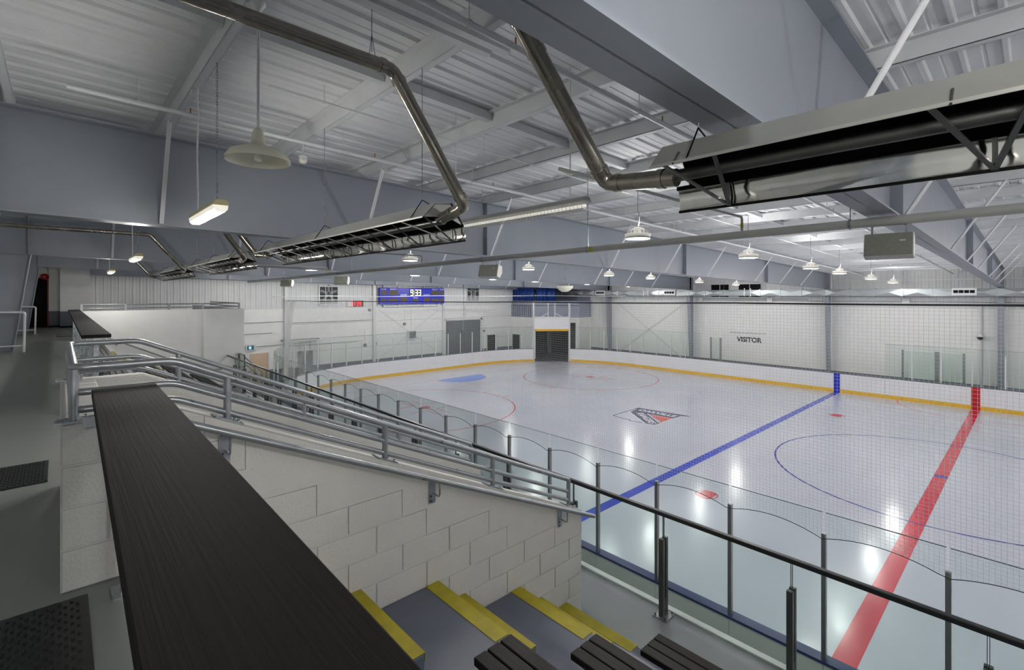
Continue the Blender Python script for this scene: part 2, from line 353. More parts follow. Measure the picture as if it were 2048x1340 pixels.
MB().box(XEND, XR, YFAR+0.05, YFAR+0.2, 4.95, 7.3).build('wall_core', 'clad_white', wf)
cladding('cladding', 'y', YFAR+0.03, XEND, XR, 4.95, 6.55, -1, wf)
cladding('cladding', 'y', YFAR+0.005, XEND, XR, 6.55, ZT(YFAR)+0.25, -1, wf)
MB().box(XEND, XR, YFAR-0.04, YFAR+0.02, 6.5, 6.58).build('girt', 'white_paint', wf)
for a, b in (((-22.7,5.0),(-16.6,0.7)), ((-16.6,5.0),(-22.7,0.7))):
    MB().bar((a[0], YFAR-0.04, a[1]), (b[0], YFAR-0.04, b[1]), 0.1, 0.03, side=(0,0,1)).build('cross_brace', 'clad_white', wf)
wn = thing('wall_near', 'wall behind the upper walkway', 'wall', kind='structure')
MB().box(XEND-0.25, XR, YNEAR-0.2, YNEAR, -0.03, 8.4).build('wall_core', 'clad_white', wn)
cladding('cladding', 'y', YNEAR+0.005, XEND, XR, WALK+1.2, 8.3, 1, wn)
wr = thing('wall_right', 'opposite end wall of the arena', 'wall', kind='structure')
MB().box(XR, XR+0.25, YNEAR, YFAR, -0.03, 8.4).build('wall_core', 'clad_white', wr)

# ------------------------------------------------------------------ steel frames
which = {0.835: 'blue-grey steel rafter frame overhead, nearest of the row', -6.75: 'long blue-grey steel rafter frame, second nearest of the row',
         -15.8: 'blue-grey steel frame, third of the row, column beside the walkway', -23.3: 'blue-grey steel frame, fourth of the row, beside the dark doorway',
         -30.55: 'blue-grey steel frame against the goal end wall', 8.4: 'blue-grey steel frame beyond the photographer', 16.0: 'blue-grey steel frame in the far half of the hall', 23.5: 'last blue-grey steel frame of the far half'}
BRACE = [-19.17, -16.03, -12.89, -8.18, -4.6+0.0, -1.9, 2.81, 5.95, 9.09]
BRACE[4] = PURL[2+9]
for x in FRAMES:
    f = thing('steel_frame', which[x], 'steel frame')
    ya, yb = -21.9, 14.9
    MB().prism([(ya,ZB(ya)),(yb,ZB(yb)),(yb,ZT(yb)),(ya,ZT(ya))], x-0.007, x+0.007).build('rafter_web', 'steel_blue', f)
    for zf, s in ((ZB, 1), (ZT, -1)):
        MB().prism([(ya,zf(ya)),(yb,zf(yb)),(yb,zf(yb)+s*0.02),(ya,zf(ya)+s*0.02)], x-0.14, x+0.14).build('flange', 'steel_blue', f)
    for y in (-20.85, -13.0, -3.55, 4.4, 14.45):
        for s in (-1, 1): MB().box(x+(0.007 if s > 0 else -0.13), x+(0.13 if s > 0 else -0.007), y-0.008, y+0.008, ZB(y)+0.02, ZT(y)-0.02).build('stiffener', 'steel_blue', f)
    inn = [(-21.15, -0.03), (-21.12, 4.26), (-20.8, ZB(-20.8))]
    MB().prism([(-22.2,-0.03), *inn, (-22.2, ZB(-22.2))], x-0.007, x+0.007).build('column_web', 'steel_blue', f)
    for a, b in zip(inn, inn[1:]): MB().hexa([(x-0.12,a[0]-0.02,a[1]),(x+0.12,a[0]-0.02,a[1]),(x+0.12,a[0],a[1]),(x-0.12,a[0],a[1]),(x-0.12,b[0]-0.02,b[1]),(x+0.12,b[0]-0.02,b[1]),(x+0.12,b[0],b[1]),(x-0.12,b[0],b[1])]).build('column_flange', 'steel_blue', f)
    MB().box(x-0.12, x+0.12, -22.22, -22.2, -0.03, ZT(-22.2)).build('column_flange', 'steel_blue', f)
    # far column, tapered
    MB().prism([(14.95,-0.03),(15.25,-0.03),(15.25,ZT(15)),(14.45,ZT(15)),(14.45,ZB(14.5))], x-0.007, x+0.007).build('column_web', 'steel_blue', f)
    MB().hexa([(x-0.12,14.93,-0.03),(x+0.12,14.93,-0.03),(x+0.12,14.95,-0.03),(x-0.12,14.95,-0.03),(x-0.12,14.43,ZB(14.5)),(x+0.12,14.43,ZB(14.5)),(x+0.12,14.45,ZB(14.5)),(x-0.12,14.45,ZB(14.5))]).build('column_flange', 'steel_blue', f)
    for y in BRACE:
        MB().bar((x+0.12, y, ZB(y)+0.03), (x+0.85, y, ZT(y)+0.03), 0.05, 0.012, side=(0,1,0)).build('flange_brace', 'steel_light', f)
        MB().bar((x+0.12, y+0.02, ZB(y)+0.03), (x+0.85, y+0.02, ZT(y)+0.03), 0.008, 0.045, side=(0,1,0)).build('flange_brace', 'steel_light', f)

# ------------------------------------------------------------------ bleachers
XB0, XB1 = -18.5, 31.0
wk = MB().box(-31.0, XB1, YNEAR, -20.05, WALK-0.2, WALK).box(-31.0, -2.95, -20.05, -19.86, WALK-0.2, WALK).box(-1.3, XB1, -20.05, -19.86, WALK-0.2, WALK).build('floor_walkway', 'walkway', kind='structure', label='grey painted upper walkway behind the bleachers', cat='floor')
tiers = thing('floor_bleachers', 'grey painted concrete bleacher tiers with yellow step edges', 'bleachers', kind='structure')
TF = [(-19.86, 3.86, -18.96), (-18.96, 3.45, -18.06), (-18.06, 3.035, -17.16), (-17.16, 2.61, -16.51)]
for xa, xb in ((XB0, -3.05), (-1.2, XB1)):
    MB().box(xa, xb, -20.0, -19.86, -0.03, WALK-0.2).build('riser_wall', 'tier_paint', tiers)
    for ya, z, yb in TF: MB().box(xa, xb, ya, yb, -0.03, z).build('tier', 'tier_paint', tiers, bevel=0.012)
MB().box(XB0, XB1, -16.51, -15.6, -0.03, LOW).build('front_aisle', 'aisle_paint', tiers)
MB().box(-3.05, -1.2, -20.05, -16.51, -0.03, LOW).build('passage_floor', 'tier_paint', tiers)
MB().box(XB0, XB1, -15.6, -15.53, 2.2, LOW+0.02).build('slab_edge', 'white_paint', tiers)
HS = [(-19.86, 4.06, -19.61), (-18.96, 3.65, -18.711), (-18.06, 3.24, -17.795), (-17.16, 2.82, -16.88)]
for xa, xb in ((-1.2, -0.37), (-3.88, -3.05), (-18.3, -17.5)):
    for ya, z, yb in HS:
        MB().box(xa, xb, ya, yb, z-0.22, z).build('aisle_step', 'tier_paint', tiers, bevel=0.012)
    for yb, z in [(b, z) for _, z, b in HS]+[(b, z) for _, z, b in TF]:
        MB().prism([(yb-0.115, z+0.001), (yb-0.115, z+0.004), (yb+0.004, z+0.004), (yb+0.004, z-0.05), (yb+0.001, z-0.05), (yb+0.001, z+0.001)], xa+0.004, xb-0.004).build('step_nosing', 'nosing', tiers)

# ------------------------------------------------------------------ passage walls
TOPZ = lambda y: 5.07 if y < -19.75 else 5.07-0.46*(y+19.75)
PROF = [(-20.25, 2.3), (-16.27, 2.3), (-16.27, TOPZ(-16.27)), (-19.75, 5.07), (-20.25, 5.07)]
def clip(poly, f):
    out = []
    for i, p in enumerate(poly):
        q = poly[(i+1) % len(poly)]; a, b = f(p), f(q)
        if a >= 0: out.append(p)
        if (a >= 0) != (b >= 0): t = a/(a-b); out.append((p[0]+(q[0]-p[0])*t, p[1]+(q[1]-p[1])*t))
    return out
wp = thing('wall_passage_near', 'white painted block wall with sloping top beside the yellow steps', 'wall', kind='structure')
MB().prism(PROF, -1.4, -1.207).build('wall_core', 'block_white', wp)
def stair_z(y):
    if y < -19.86: return WALK
    for ya, z, yb in TF:
        if y < yb: return z
    return LOW
CH, CP = 0.2045, 0.4235
parge = MB()
for k in range(-4, 9):
    z1 = WALK-CH*k; z0 = z1-CH; ph = -18.80+(CP/2 if k % 2 else 0)
    n0 = int((-20.25-ph)//CP)
    for n in range(n0, n0+13):
        y0, y1 = max(-20.25, ph+n*CP), min(-16.27, ph+(n+1)*CP)
        if y1-y0 < 0.03 or z1 < stair_z((y0+y1)/2)+0.01 and z1 < stair_z(y1)+0.01: continue
        cell = [(y0, z0), (y1, z0), (y1, z1), (y0, z1)]
        lim = min(TOPZ(y0), TOPZ(y1)); g = 0.006
        if z1 < lim-(0.16 if y0 > -19.8 else -0.1) or y1 < -19.7:
            c = [(y0+g, z0+g), (y1-g, z0+g), (y1-g, z1-g), (y0+g, z1-g)]
            c = clip(c, lambda p: TOPZ(p[0])-p[1]-0.002)
            if len(c) > 2: MB().prism(c, -1.215, -1.195-random.uniform(0, 0.0015)).build('concrete_block', 'block_white', wp, bevel=0.004)
        else:
            c = clip(cell, lambda p: TOPZ(p[0])-p[1])
            if len(c) > 2: parge.prism(c, -1.215, -1.1975)
parge.build('parge_coat', 'block_white', wp)
wq = thing('wall_passage_far', 'white sloping wall on the far side of the passage', 'wall', kind='structure')
MB().prism(PROF, -3.05, -2.85).build('wall_core', 'block_white', wq, bevel=0.008)
MB().prism([(-1.4, 2.3), (-1.4, 5.07), (-2.85, 5.07), (-2.85, 2.3)], -20.25, -20.05, 'y').build('wall_passage_back', 'block_white', kind='structure', label='low white wall closing the passage at the walkway', cat='wall', bevel=0.008)

# U-shaped guard railing standing on the passage walls
gr = thing('guard_railing', 'galvanized three-pipe guard railing around the passage opening', 'railing')
YE = -16.36
for dz, r in ((0.272, 0.0215), (0.147, 0.0185), (0.058, 0.0185)):
    pts = []
    pts += [(-1.3, YE, TOPZ(YE)+dz), (-1.3, -19.78, 5.07+dz), (-1.3, -20.2, 5.07+dz), (-2.95, -20.2, 5.07+dz), (-2.95, -19.78, 5.07+dz), (-2.95, YE, TOPZ(YE)+dz)]
    MB().tube(rounded(pts, 0.05), r, 14).build('rail', 'galv_rail', gr)
for x in (-1.3, -2.95):
    for y in (-20.2, -19.51, -18.465, -17.404, -16.36):
        z = TOPZ(y); po = MB().tube([(x, y, z), (x, y, z+0.265)], 0.0215, 14).build('post', 'galv_rail', gr)
        sl = 0 if y < -19.75 else -0.46
        MB().hexa([(x-0.06,y-0.075,z-sl*-0.075+0.0),(x+0.06,y-0.075,z-sl*-0.075+0.0),(x+0.06,y+0.075,z+sl*0.075),(x-0.06,y+0.075,z+sl*0.075),
                   (x-0.06,y-0.075,z+0.075*-sl+0.012),(x+0.06,y-0.075,z+0.075*-sl+0.012),(x+0.06,y+0.075,z+sl*0.075+0.012),(x-0.06,y+0.075,z+sl*0.075+0.012)]).build('base_plate', 'galv', po)
        for sx in (-1, 1): MB().lathe([(0, 0.014), (0.008, 0.014), (0.009, 0.0)], (x+sx*0.045, y+0.05, z+0.05*sl+0.012), 6).build('bolt', 'galv', po)
hr = thing('handrail', 'galvanized handrail on brackets along the white block wall', 'handrail')
HZ = lambda y: 3.416+(5.02-3.416)*(-16.19-y)/(19.75-16.19)
MB().tube(rounded([(-1.17, -19.83, HZ(-19.78)), (-1.1, -19.78, HZ(-19.78)), (-1.1, -16.19, HZ(-16.19))], 0.03), 0.0205, 14).build('rail', 'galv_rail', hr)
for y in (-19.55, -18.12, -16.62):
    z = HZ(y); b = MB().box(-1.195, -1.187, y-0.03, y+0.03, z-0.2, z-0.03).build('bracket', 'galv', hr)
    MB().tube(rounded([(-1.19, y+0.01, z-0.12), (-1.1, y+0.01, z-0.13), (-1.1, y+0.01, z-0.015)], 0.03), 0.0065, 8).build('hook', 'galv', b)
    for dz in (-0.14, -0.18): MB().lathe([(0, 0.01), (0.008, 0.008), (0.009, 0)], (-1.187, y-0.012, z+dz), 6, 'x').build('bolt', 'dark_grey', b)

# ------------------------------------------------------------------ drink counters
def counter(label, corners, posts, z=5.245, joints=()):
    c = thing('drink_counter', label, 'counter')
    (ax, ay), (bx, by), (cx, cy), (dx, dy) = corners       # left-near end, left-far, right-far, right-near
    xs = [ax]+list(joints)+[dx]
    for i in range(len(xs)-1):
        f = lambda x: (x-ax)/(dx-ax); g = 0.002
        u0, u1 = f(xs[i]+(g if i else 0)), f(xs[i+1]-(g if i < len(xs)-2 else 0))
        P = lambda u, far: ((bx+(cx-bx)*u, by+(cy-by)*u) if far else (ax+(dx-ax)*u, ay+(dy-ay)*u))
        MB().prism([P(u0,0), P(u1,0), P(u1,1), P(u0,1)], z-0.04, z, 'z').build('plank', 'counter', c, bevel=0.004)
    ym = (ay+by)/2; sl = ((dy-ay)+(cy-by))/2/(dx-ax)
    yy = lambda x: ym+sl*(x-ax)
    s0, s1 = min(ax, dx)+0.06, max(ax, dx)-0.06
    MB().bar((s0, yy(s0), z-0.065), (s1, yy(s1), z-0.065), 0.05, 0.05).build('support_rail', 'galv', c)
    for x in posts:
        MB().box(x-0.025, x+0.025, yy(x)-0.025, yy(x)+0.025, WALK, z-0.09).build('post', 'galv', c)
        MB().box(x-0.07, x+0.07, yy(x)-0.06, yy(x)+0.06, WALK, WALK+0.01).build('base_plate', 'galv', c)
        MB().box(x-0.03, x+0.03, yy(x)-0.09, yy(x)+0.09, z-0.09, z-0.04).build('cross_bracket', 'galv', c)
    for x0, x1 in zip(posts, posts[1:]):
        MB().box(min(x0,x1)+0.04, max(x0,x1)-0.04, yy((x0+x1)/2)-0.004, yy((x0+x1)/2)+0.004, WALK+0.06, z-0.14).build('glass_pane', 'glass_barrier', c)
    return c
nc = counter('dark wood-grain drink counter running into the foreground', [(-1.164,-20.136), (-1.185,-19.876), (6.0,-19.982), (6.0,-20.261)], [-1.02, 1.05, 3.1, 5.2])
MB().box(-1.16, -1.11, -20.17, -19.92, 5.07, 5.12).build('stub_tube', 'galv', nc)
counter('dark drink counter beyond the passage railing', [(-5.5,-20.07), (-5.5,-19.80), (-18.4,-19.80), (-18.4,-20.07)], [-5.6, -7.4, -9.2, -11.0, -12.8, -14.6, -16.4, -18.2], joints=(-8.1, -10.7, -13.3, -15.9))

# ------------------------------------------------------------------ benches
def bench(label, x0, x1, y0, z, tz, group):
    b = thing('slatted_bench', label, 'bench', (x0, y0, tz), group=group); L = x1-x0; h = z-tz
    for i in range(3): MB().box(0, L, i*0.0925, i*0.0925+0.083, h-0.045, h).build('slat', 'slat', b, bevel=0.006)
    n = max(2, int(L/1.5)+1)
    for k in range(n):
        x = 0.25+(L-0.5)*k/(n-1)
        MB().prism([(0.03,0),(0.07,0),(0.07,h-0.09),(0.25,h-0.09),(0.25,h-0.045),(0.01,h-0.045),(0.01,h-0.09),(0.03,h-0.09)], x-0.025, x+0.025).build('bracket', 'galv', b)
    return b
BR = [('top', -19.55, 4.22, 3.86), ('upper', -18.65, 3.80, 3.45), ('middle', -17.865, 3.43, 3.035), ('lowest', -17.06, 3.05, 2.61)]
for nm, y, z, tz in BR:
    bench(f'dark three-slat bench on the {nm} tier, beside the yellow steps in the foreground', 0.0, 6.0, y, z, tz, 'benches of the near block')
    bench(f'long dark slatted bench on the {nm} tier beyond the passage', -17.35, -4.0, y, z, tz, 'benches of the block beyond the passage')

# ------------------------------------------------------------------ glass barrier in front of the bleachers
ba = thing('glass_barrier', 'waist-high glass barrier with black cap rail in front of the benches', 'barrier')
YB_ = -15.7; k0, k1 = -15, 6
MB().box(-18.5, 7.0, YB_-0.025, YB_+0.025, 3.437, 3.479).build('cap_rail', 'rail_black', ba, bevel=0.006)
for k in range(k0, k1):
    x = -0.585+1.196*k
    if x < -18.4: continue
    p = MB().box(x-0.025, x+0.025, YB_-0.055, YB_-0.012, LOW, 3.215).box(x-0.025, x+0.025, YB_+0.012, YB_+0.05, LOW, 3.215).box(x-0.022, x+0.022, YB_-0.012, YB_+0.012, LOW, 2.6).build('post', 'alu_dark', ba, bevel=0.003)
    MB().box(x-0.075, x+0.075, YB_-0.09, YB_+0.085, LOW, LOW+0.014).build('base_plate', 'galv', p)
    for sx in (-1, 1):
        for sy in (-1, 1): MB().lathe([(0, 0.02), (0.011, 0.02), (0.011, 0)], (x+sx*0.055, YB_+sy*0.068, LOW+0.014), 6).build('bolt', 'dark_grey', p)
    MB().box(x+0.006, x+1.19, YB_-0.006, YB_+0.006, LOW+0.06, 3.445).build('glass_pane', 'glass_barrier', ba)
    for xe in (x+0.006, x+1.19): MB().box(xe-0.002, xe+0.002, YB_-0.0065, YB_+0.0065, 3.2, 3.44).build('pane_edge', 'glass_edge', ba)

# ------------------------------------------------------------------ dasher boards and rink glass
LST = 9+HL-RC; LARC = math.pi/2*RC; LEND = 2*(HW-RC)
def per(s, n=0.0):
    """point on the boards outline; s from (9,-HW) round the goal end, n outwards"""
    if s < LST: p, nn = (9-s, -HW), (0, -1)
    elif s < LST+LARC:
        a = math.radians(270)-(s-LST)/RC; nn = (math.cos(a), math.sin(a)); p = (-HL+RC+RC*nn[0], -HW+RC+RC*nn[1])
    elif s < LST+LARC+LEND: p, nn = (-HL, -HW+RC+(s-LST-LARC)), (-1, 0)
    elif s < LST+2*LARC+LEND:
        a = math.pi-(s-LST-LARC-LEND)/RC; nn = (math.cos(a), math.sin(a)); p = (-HL+RC+RC*nn[0], HW-RC+RC*nn[1])
    else: p, nn = (-HL+RC+(s-LST-2*LARC-LEND), HW), (0, 1)
    return (p[0]+nn[0]*n, p[1]+nn[1]*n)
STOT = 2*LST+2*LARC+LEND; SG0, SG1 = LST+LARC+LEND+math.radians(34)*RC, LST+LARC+LEND+math.radians(55)*RC
def curved(s): return LST-0.1 < s < LST+LARC+0.1 or LST+LARC+LEND-0.1 < s < LST+2*LARC+LEND+0.1
def strip(s0, s1, n0, n1, z0, z1):
    k = 6 if curved(s0) or curved(s1) else 1; v = []; f = []
    for i in range(k+1):
        s = s0+(s1-s0)*i/k; a, b = per(s, n0), per(s, n1)
        v += [(*a, z0), (*b, z0), (*b, z1), (*a, z1)]
    for i in range(k):
        o = 4*i
        for j in range(4): f.append((o+j, o+(j+1)%4, o+4+(j+1)%4, o+4+j))
    f += [(0,1,2,3), (4*k+3, 4*k+2, 4*k+1, 4*k)]
    return MB().add(v, f)
db = thing('dasher_boards', 'white rink boards with yellow kick strip and glass panes on metal posts', 'rink boards')
PS = 1.172; s_post = (9-0.207) % PS
cuts = [0.0]; s = s_post
while s < STOT: cuts.append(s); s += PS
cuts = [c for c in cuts if not (SG0-0.35 < c < SG1+0.35)]+[SG0, SG1]; cuts.sort(); cuts.append(STOT)
S3 = LST+2*LARC+LEND
def has_glass(s): return s < S3+5.7 or s > S3+17.0
for i in range(0, len(cuts)-1):
    a, b = cuts[i], cuts[i+1]
    if abs(a-SG0) < 1e-6 or b-a < 0.05: continue
    near = a < LST+2
    strip(a+0.003, b-0.003, 0.0, 0.04, 0.0, 1.09).build('board_panel', 'board_white', db)
    strip(a+0.003, b-0.003, 0.11, 0.14, -0.02, 1.09).build('back_panel', 'boards_back', db)
    strip(a, b, -0.008, 0.0, 0.0, 0.2).build('kick_strip', 'kick_yellow', db)
    strip(a, b, -0.01, 0.16, 1.09, 1.125).build('ledge', 'ledge_blue' if near else 'ledge_grey', db)
    if has_glass((a+b)/2):
        strip(a+0.02, b-0.02, 0.082, 0.094, 1.11, 2.97).build('glass_pane', 'glass_clear', db)
        e = strip(a+0.018, b-0.018, 0.081, 0.095, 2.965, 2.974).build('pane_edge', 'glass_edge', db)
for c in cuts[1:-1]:
    if not has_glass(c): continue
    p, q = per(c, 0.065), per(c, 0.125)
    po = MB().bar((*p, 1.9), (*q, 1.9), 0.05, 1.62).build('stanchion', 'alu' if c < LST else 'white_paint', db)
for x, m, wd in ((0, 'stripe_red', 0.165), (-5.9, 'stripe_blue', 0.152), (5.9, 'stripe_blue', 0.152)):
    for sy in (-1, 1): MB().box(x-wd, x+wd, *sorted((sy*(HW-0.012), sy*(HW-0.001))), 0.0, 1.095).build('board_stripe', m, db)

# raised ice-machine gate
ga = thing('lift_gate', 'raised white board gate with yellow strip in a tall white frame', 'gate')
g0, g1 = Vector(per(SG0, 0.1)), Vector(per(SG1, 0.1)); gd = (g1-g0); gl = gd.length; gd.normalize()
gp = lambda u, z, n=0: (g0.x+gd.x*u-gd.y*n, g0.y+gd.y*u+gd.x*n, z)
for u in (0.05, gl-0.05): MB().bar(gp(u, 0), gp(u, 5.05), 0.12, 0.12).build('post', 'white_paint', ga)
for u in (gl*0.41, gl*0.59): MB().bar(gp(u, 3.75), gp(u, 5.1), 0.07, 0.07).build('guide_post', 'white_paint', ga)
MB().bar(gp(0, 3.78), gp(gl, 3.78), 0.1, 0.1).build('cross_beam', 'white_paint', ga)
for u, v in ((gl*0.2, gl*0.42), (gl*0.8, gl*0.58)): MB().bar(gp(u, 3.8), gp(v, 4.15), 0.06, 0.06).build('diagonal', 'white_paint', ga)
MB().hexa([gp(0.1,2.78,-.03),gp(gl-0.1,2.78,-.03),gp(gl-0.1,2.78,.05),gp(0.1,2.78,.05),gp(0.1,3.7,-.03),gp(gl-0.1,3.7,-.03),gp(gl-0.1,3.7,.05),gp(0.1,3.7,.05)]).build('gate_panel', 'board_white', ga)
MB().hexa([gp(0.1,2.6,-.04),gp(gl-0.1,2.6,-.04),gp(gl-0.1,2.6,.05),gp(0.1,2.6,.05),gp(0.1,2.78,-.04),gp(gl-0.1,2.78,-.04),gp(gl-0.1,2.78,.05),gp(0.1,2.78,.05)]).build('kick_strip', 'kick_yellow', ga)

# ------------------------------------------------------------------ protective netting above the near glass
nt_ = thing('safety_net', 'white protective netting hung from a cable above the near rink glass', 'netting')
NX0, NX1, NY, NZ = -19.2, 7.0, -13.265, 5.62
posts_x = sorted(9-c for c in cuts if c < LST+0.5)
def rope_z(x):
    for a, b in zip(posts_x, posts_x[1:]):
        if a <= x <= b: u = (x-a)/(b-a); return 2.66+0.11*(1-(2*u-1)**2)
    return 2.66
def top_z(x): return NZ-0.0075*abs(x-2)-0.03*abs(math.sin((x+1)*math.pi/4.2))*0.4
net = MB(); ST = 0.0014; sp = 0.043
def strand(p, q):
    p = Vector(p); q = Vector(q); d = (q-p).normalized(); a = Vector((0,1,0))*ST; b = d.cross(Vector((0,1,0))).normalized()*ST
    net.add([p+a, p+b, p-a, p-b, q+a, q+b, q-a, q-b], [(0,1,5,4),(1,2,6,5),(2,3,7,6),(3,0,4,7)])
x = NX0
while x < NX1:
    strand((x, NY, rope_z(x)), (x, NY, top_z(x))); x += sp
z = 2.66
xs_ = [NX0+0.3*i for i in range(int((NX1-NX0)/0.3)+1)]
row = 0
while z < NZ-0.02:
    for a, b in zip(xs_, xs_[1:]):
        fa = 0.35*(z-2.66)/(NZ-2.66)
        za = z-0.0075*abs(a-2)*(z-2.66)/3; zb = z-0.0075*abs(b-2)*(z-2.66)/3
        if min(za-rope_z(a), zb-rope_z(b)) < -0.01: continue
        strand((a, NY, za), (b, NY, zb))
    z += sp
net.build('net_mesh', 'net', nt_, kind='stuff')
MB().tube([(x, NY, top_z(x)) for x in [NX0-0.5+0.4*i for i in range(int((NX1-NX0+1)/0.4))]], 0.012, 6).build('top_cable', 'rope', nt_)
MB().tube([(x, NY-0.004, rope_z(x)) for x in [NX0+0.1*i for i in range(int((NX1-NX0)/0.1))]], 0.005, 5).build('bottom_rope', 'rope', nt_)
g = MB(); v = []; f = []                      # gathered edge of the net at its end
for i in range(14):
    t = i/13; z = 1.6+(5.5-1.6)*t
    for j in range(9):
        u = j/8; wd = 0.25+0.75*t**2.2
        v.append((NX0-0.5+wd*u*1.4, NY+0.05*math.sin(u*14+t*2), z))
for i in range(13):
    for j in range(8): f.append((i*9+j, i*9+j+1, (i+1)*9+j+1, (i+1)*9+j))
g.add(v, f, True).build('gathered_edge', 'acrylic', nt_)
ec = thing('end_net_cable', 'light cable for netting strung across behind the goal end', 'cable')
MB().tube([(*per(s, 0.1), 5.63-0.05*math.sin((s-LST)/3)**2) for s in [LST+0.5*i for i in range(int((LEND+2*LARC)/0.5)+1)]], 0.022, 6).build('cable', 'white_paint', ec)

# ------------------------------------------------------------------ LED high-bay lamps
ORD = ['first', 'second', 'third', 'fourth', 'fifth', 'sixth']
def lamp_light(name, parent, loc, power, up=False, shape='DISK', size=0.42, size_y=0.1):
    d = bpy.data.lights.new(name, 'AREA'); d.shape = shape; d.size = size; d.energy = power; d.color = (1.0, 0.975, 0.93)
    if shape == 'RECTANGLE': d.size_y = size_y
    o = bpy.data.objects.new(name, d); COL.objects.link(o); o.parent = parent; o.location = loc
    if up: o.rotation_euler = (math.pi, 0, 0)
    return o
def lamp_proto():
    t = thing('high_bay_lamp', 'x', 'ceiling lamp')
    MB().lathe([(0.0, -0.012), (0.222, -0.004)], (0,0,0), 12, smooth=False).build('lens', 'led', t)
    MB().lathe([(0.222, -0.004), (0.226, 0.02), (0.2, 0.045)], (0,0,0), 28).build('rim', 'lens_off', t)
    h = MB().lathe([(0.2, 0.045), (0.235, 0.045), (0.235, 0.085), (0.15, 0.1), (0.13, 0.17), (0.09, 0.2), (0.03, 0.22), (0, 0.22)], (0,0,0), 28).build('housing', 'led_up', t)
    pl = bpy.data.lights.new('lamp_light', 'POINT'); pl.energy = LAMP_DOWN; pl.shadow_soft_size = 0.05; pl.color = (1.0, 0.98, 0.95)
    po = bpy.data.objects.new('lamp_light', pl); COL.objects.link(po); po.parent = t; po.location = (0, 0, -0.085)
    lamp_light('lamp_uplight', t, (0, 0, 0.24), LAMP_UP, True, size=0.3)  # added upward light that brightens the roof deck
    for k in range(12):
        a = 2*math.pi*k/12; MB().bar((0.1*math.cos(a), 0.1*math.sin(a), 0.125), (0.2*math.cos(a), 0.2*math.sin(a), 0.11), 0.008, 0.06).build('fin', 'white_paint', h)
    MB().tube([(0.04*math.sin(i*0.5), 0, 0.21+0.05*i) for i in range(7)], 0.008, 6).build('hook', 'galv', t)
    return t
lp = lamp_proto(); first = True
rows = {-3: 'row before the second frame', -11: 'row before the third frame', -19: 'row before the fourth frame', -27: 'row at the goal end', 5: 'row past the centre line', 13: 'row of the other half'}
for rx, rn in rows.items():
    for i, y in enumerate((-12.4, -7.3, -2.2, 1.25, 6.4, 11.4)+((-17.6, -20.9) if rx > 0 else ())):  # seat and walkway lamps are out of view, added to light the bleachers
        z = 6.53-0.018*y; lab = f'LED high-bay lamp, {ORD[i]} from the bleachers, {rn}' if i < 6 else f'LED high-bay lamp over the {("seats", "walkway")[i-6]}, {rn}'
        if rx == -27 and i in (5,): continue
        if first: o = lp; o.location = (rx, y, z); o['label'] = lab; first = False
        else: o = copy_thing(lp, (rx, y, z), label=lab)
        o['group'] = 'LED high-bay lamps over the ice'
        MB().tube([(0, 0, 0.5), (0, 0, ZT(y)+0.2-z)], 0.006, 6).build('cord', 'galv', o)

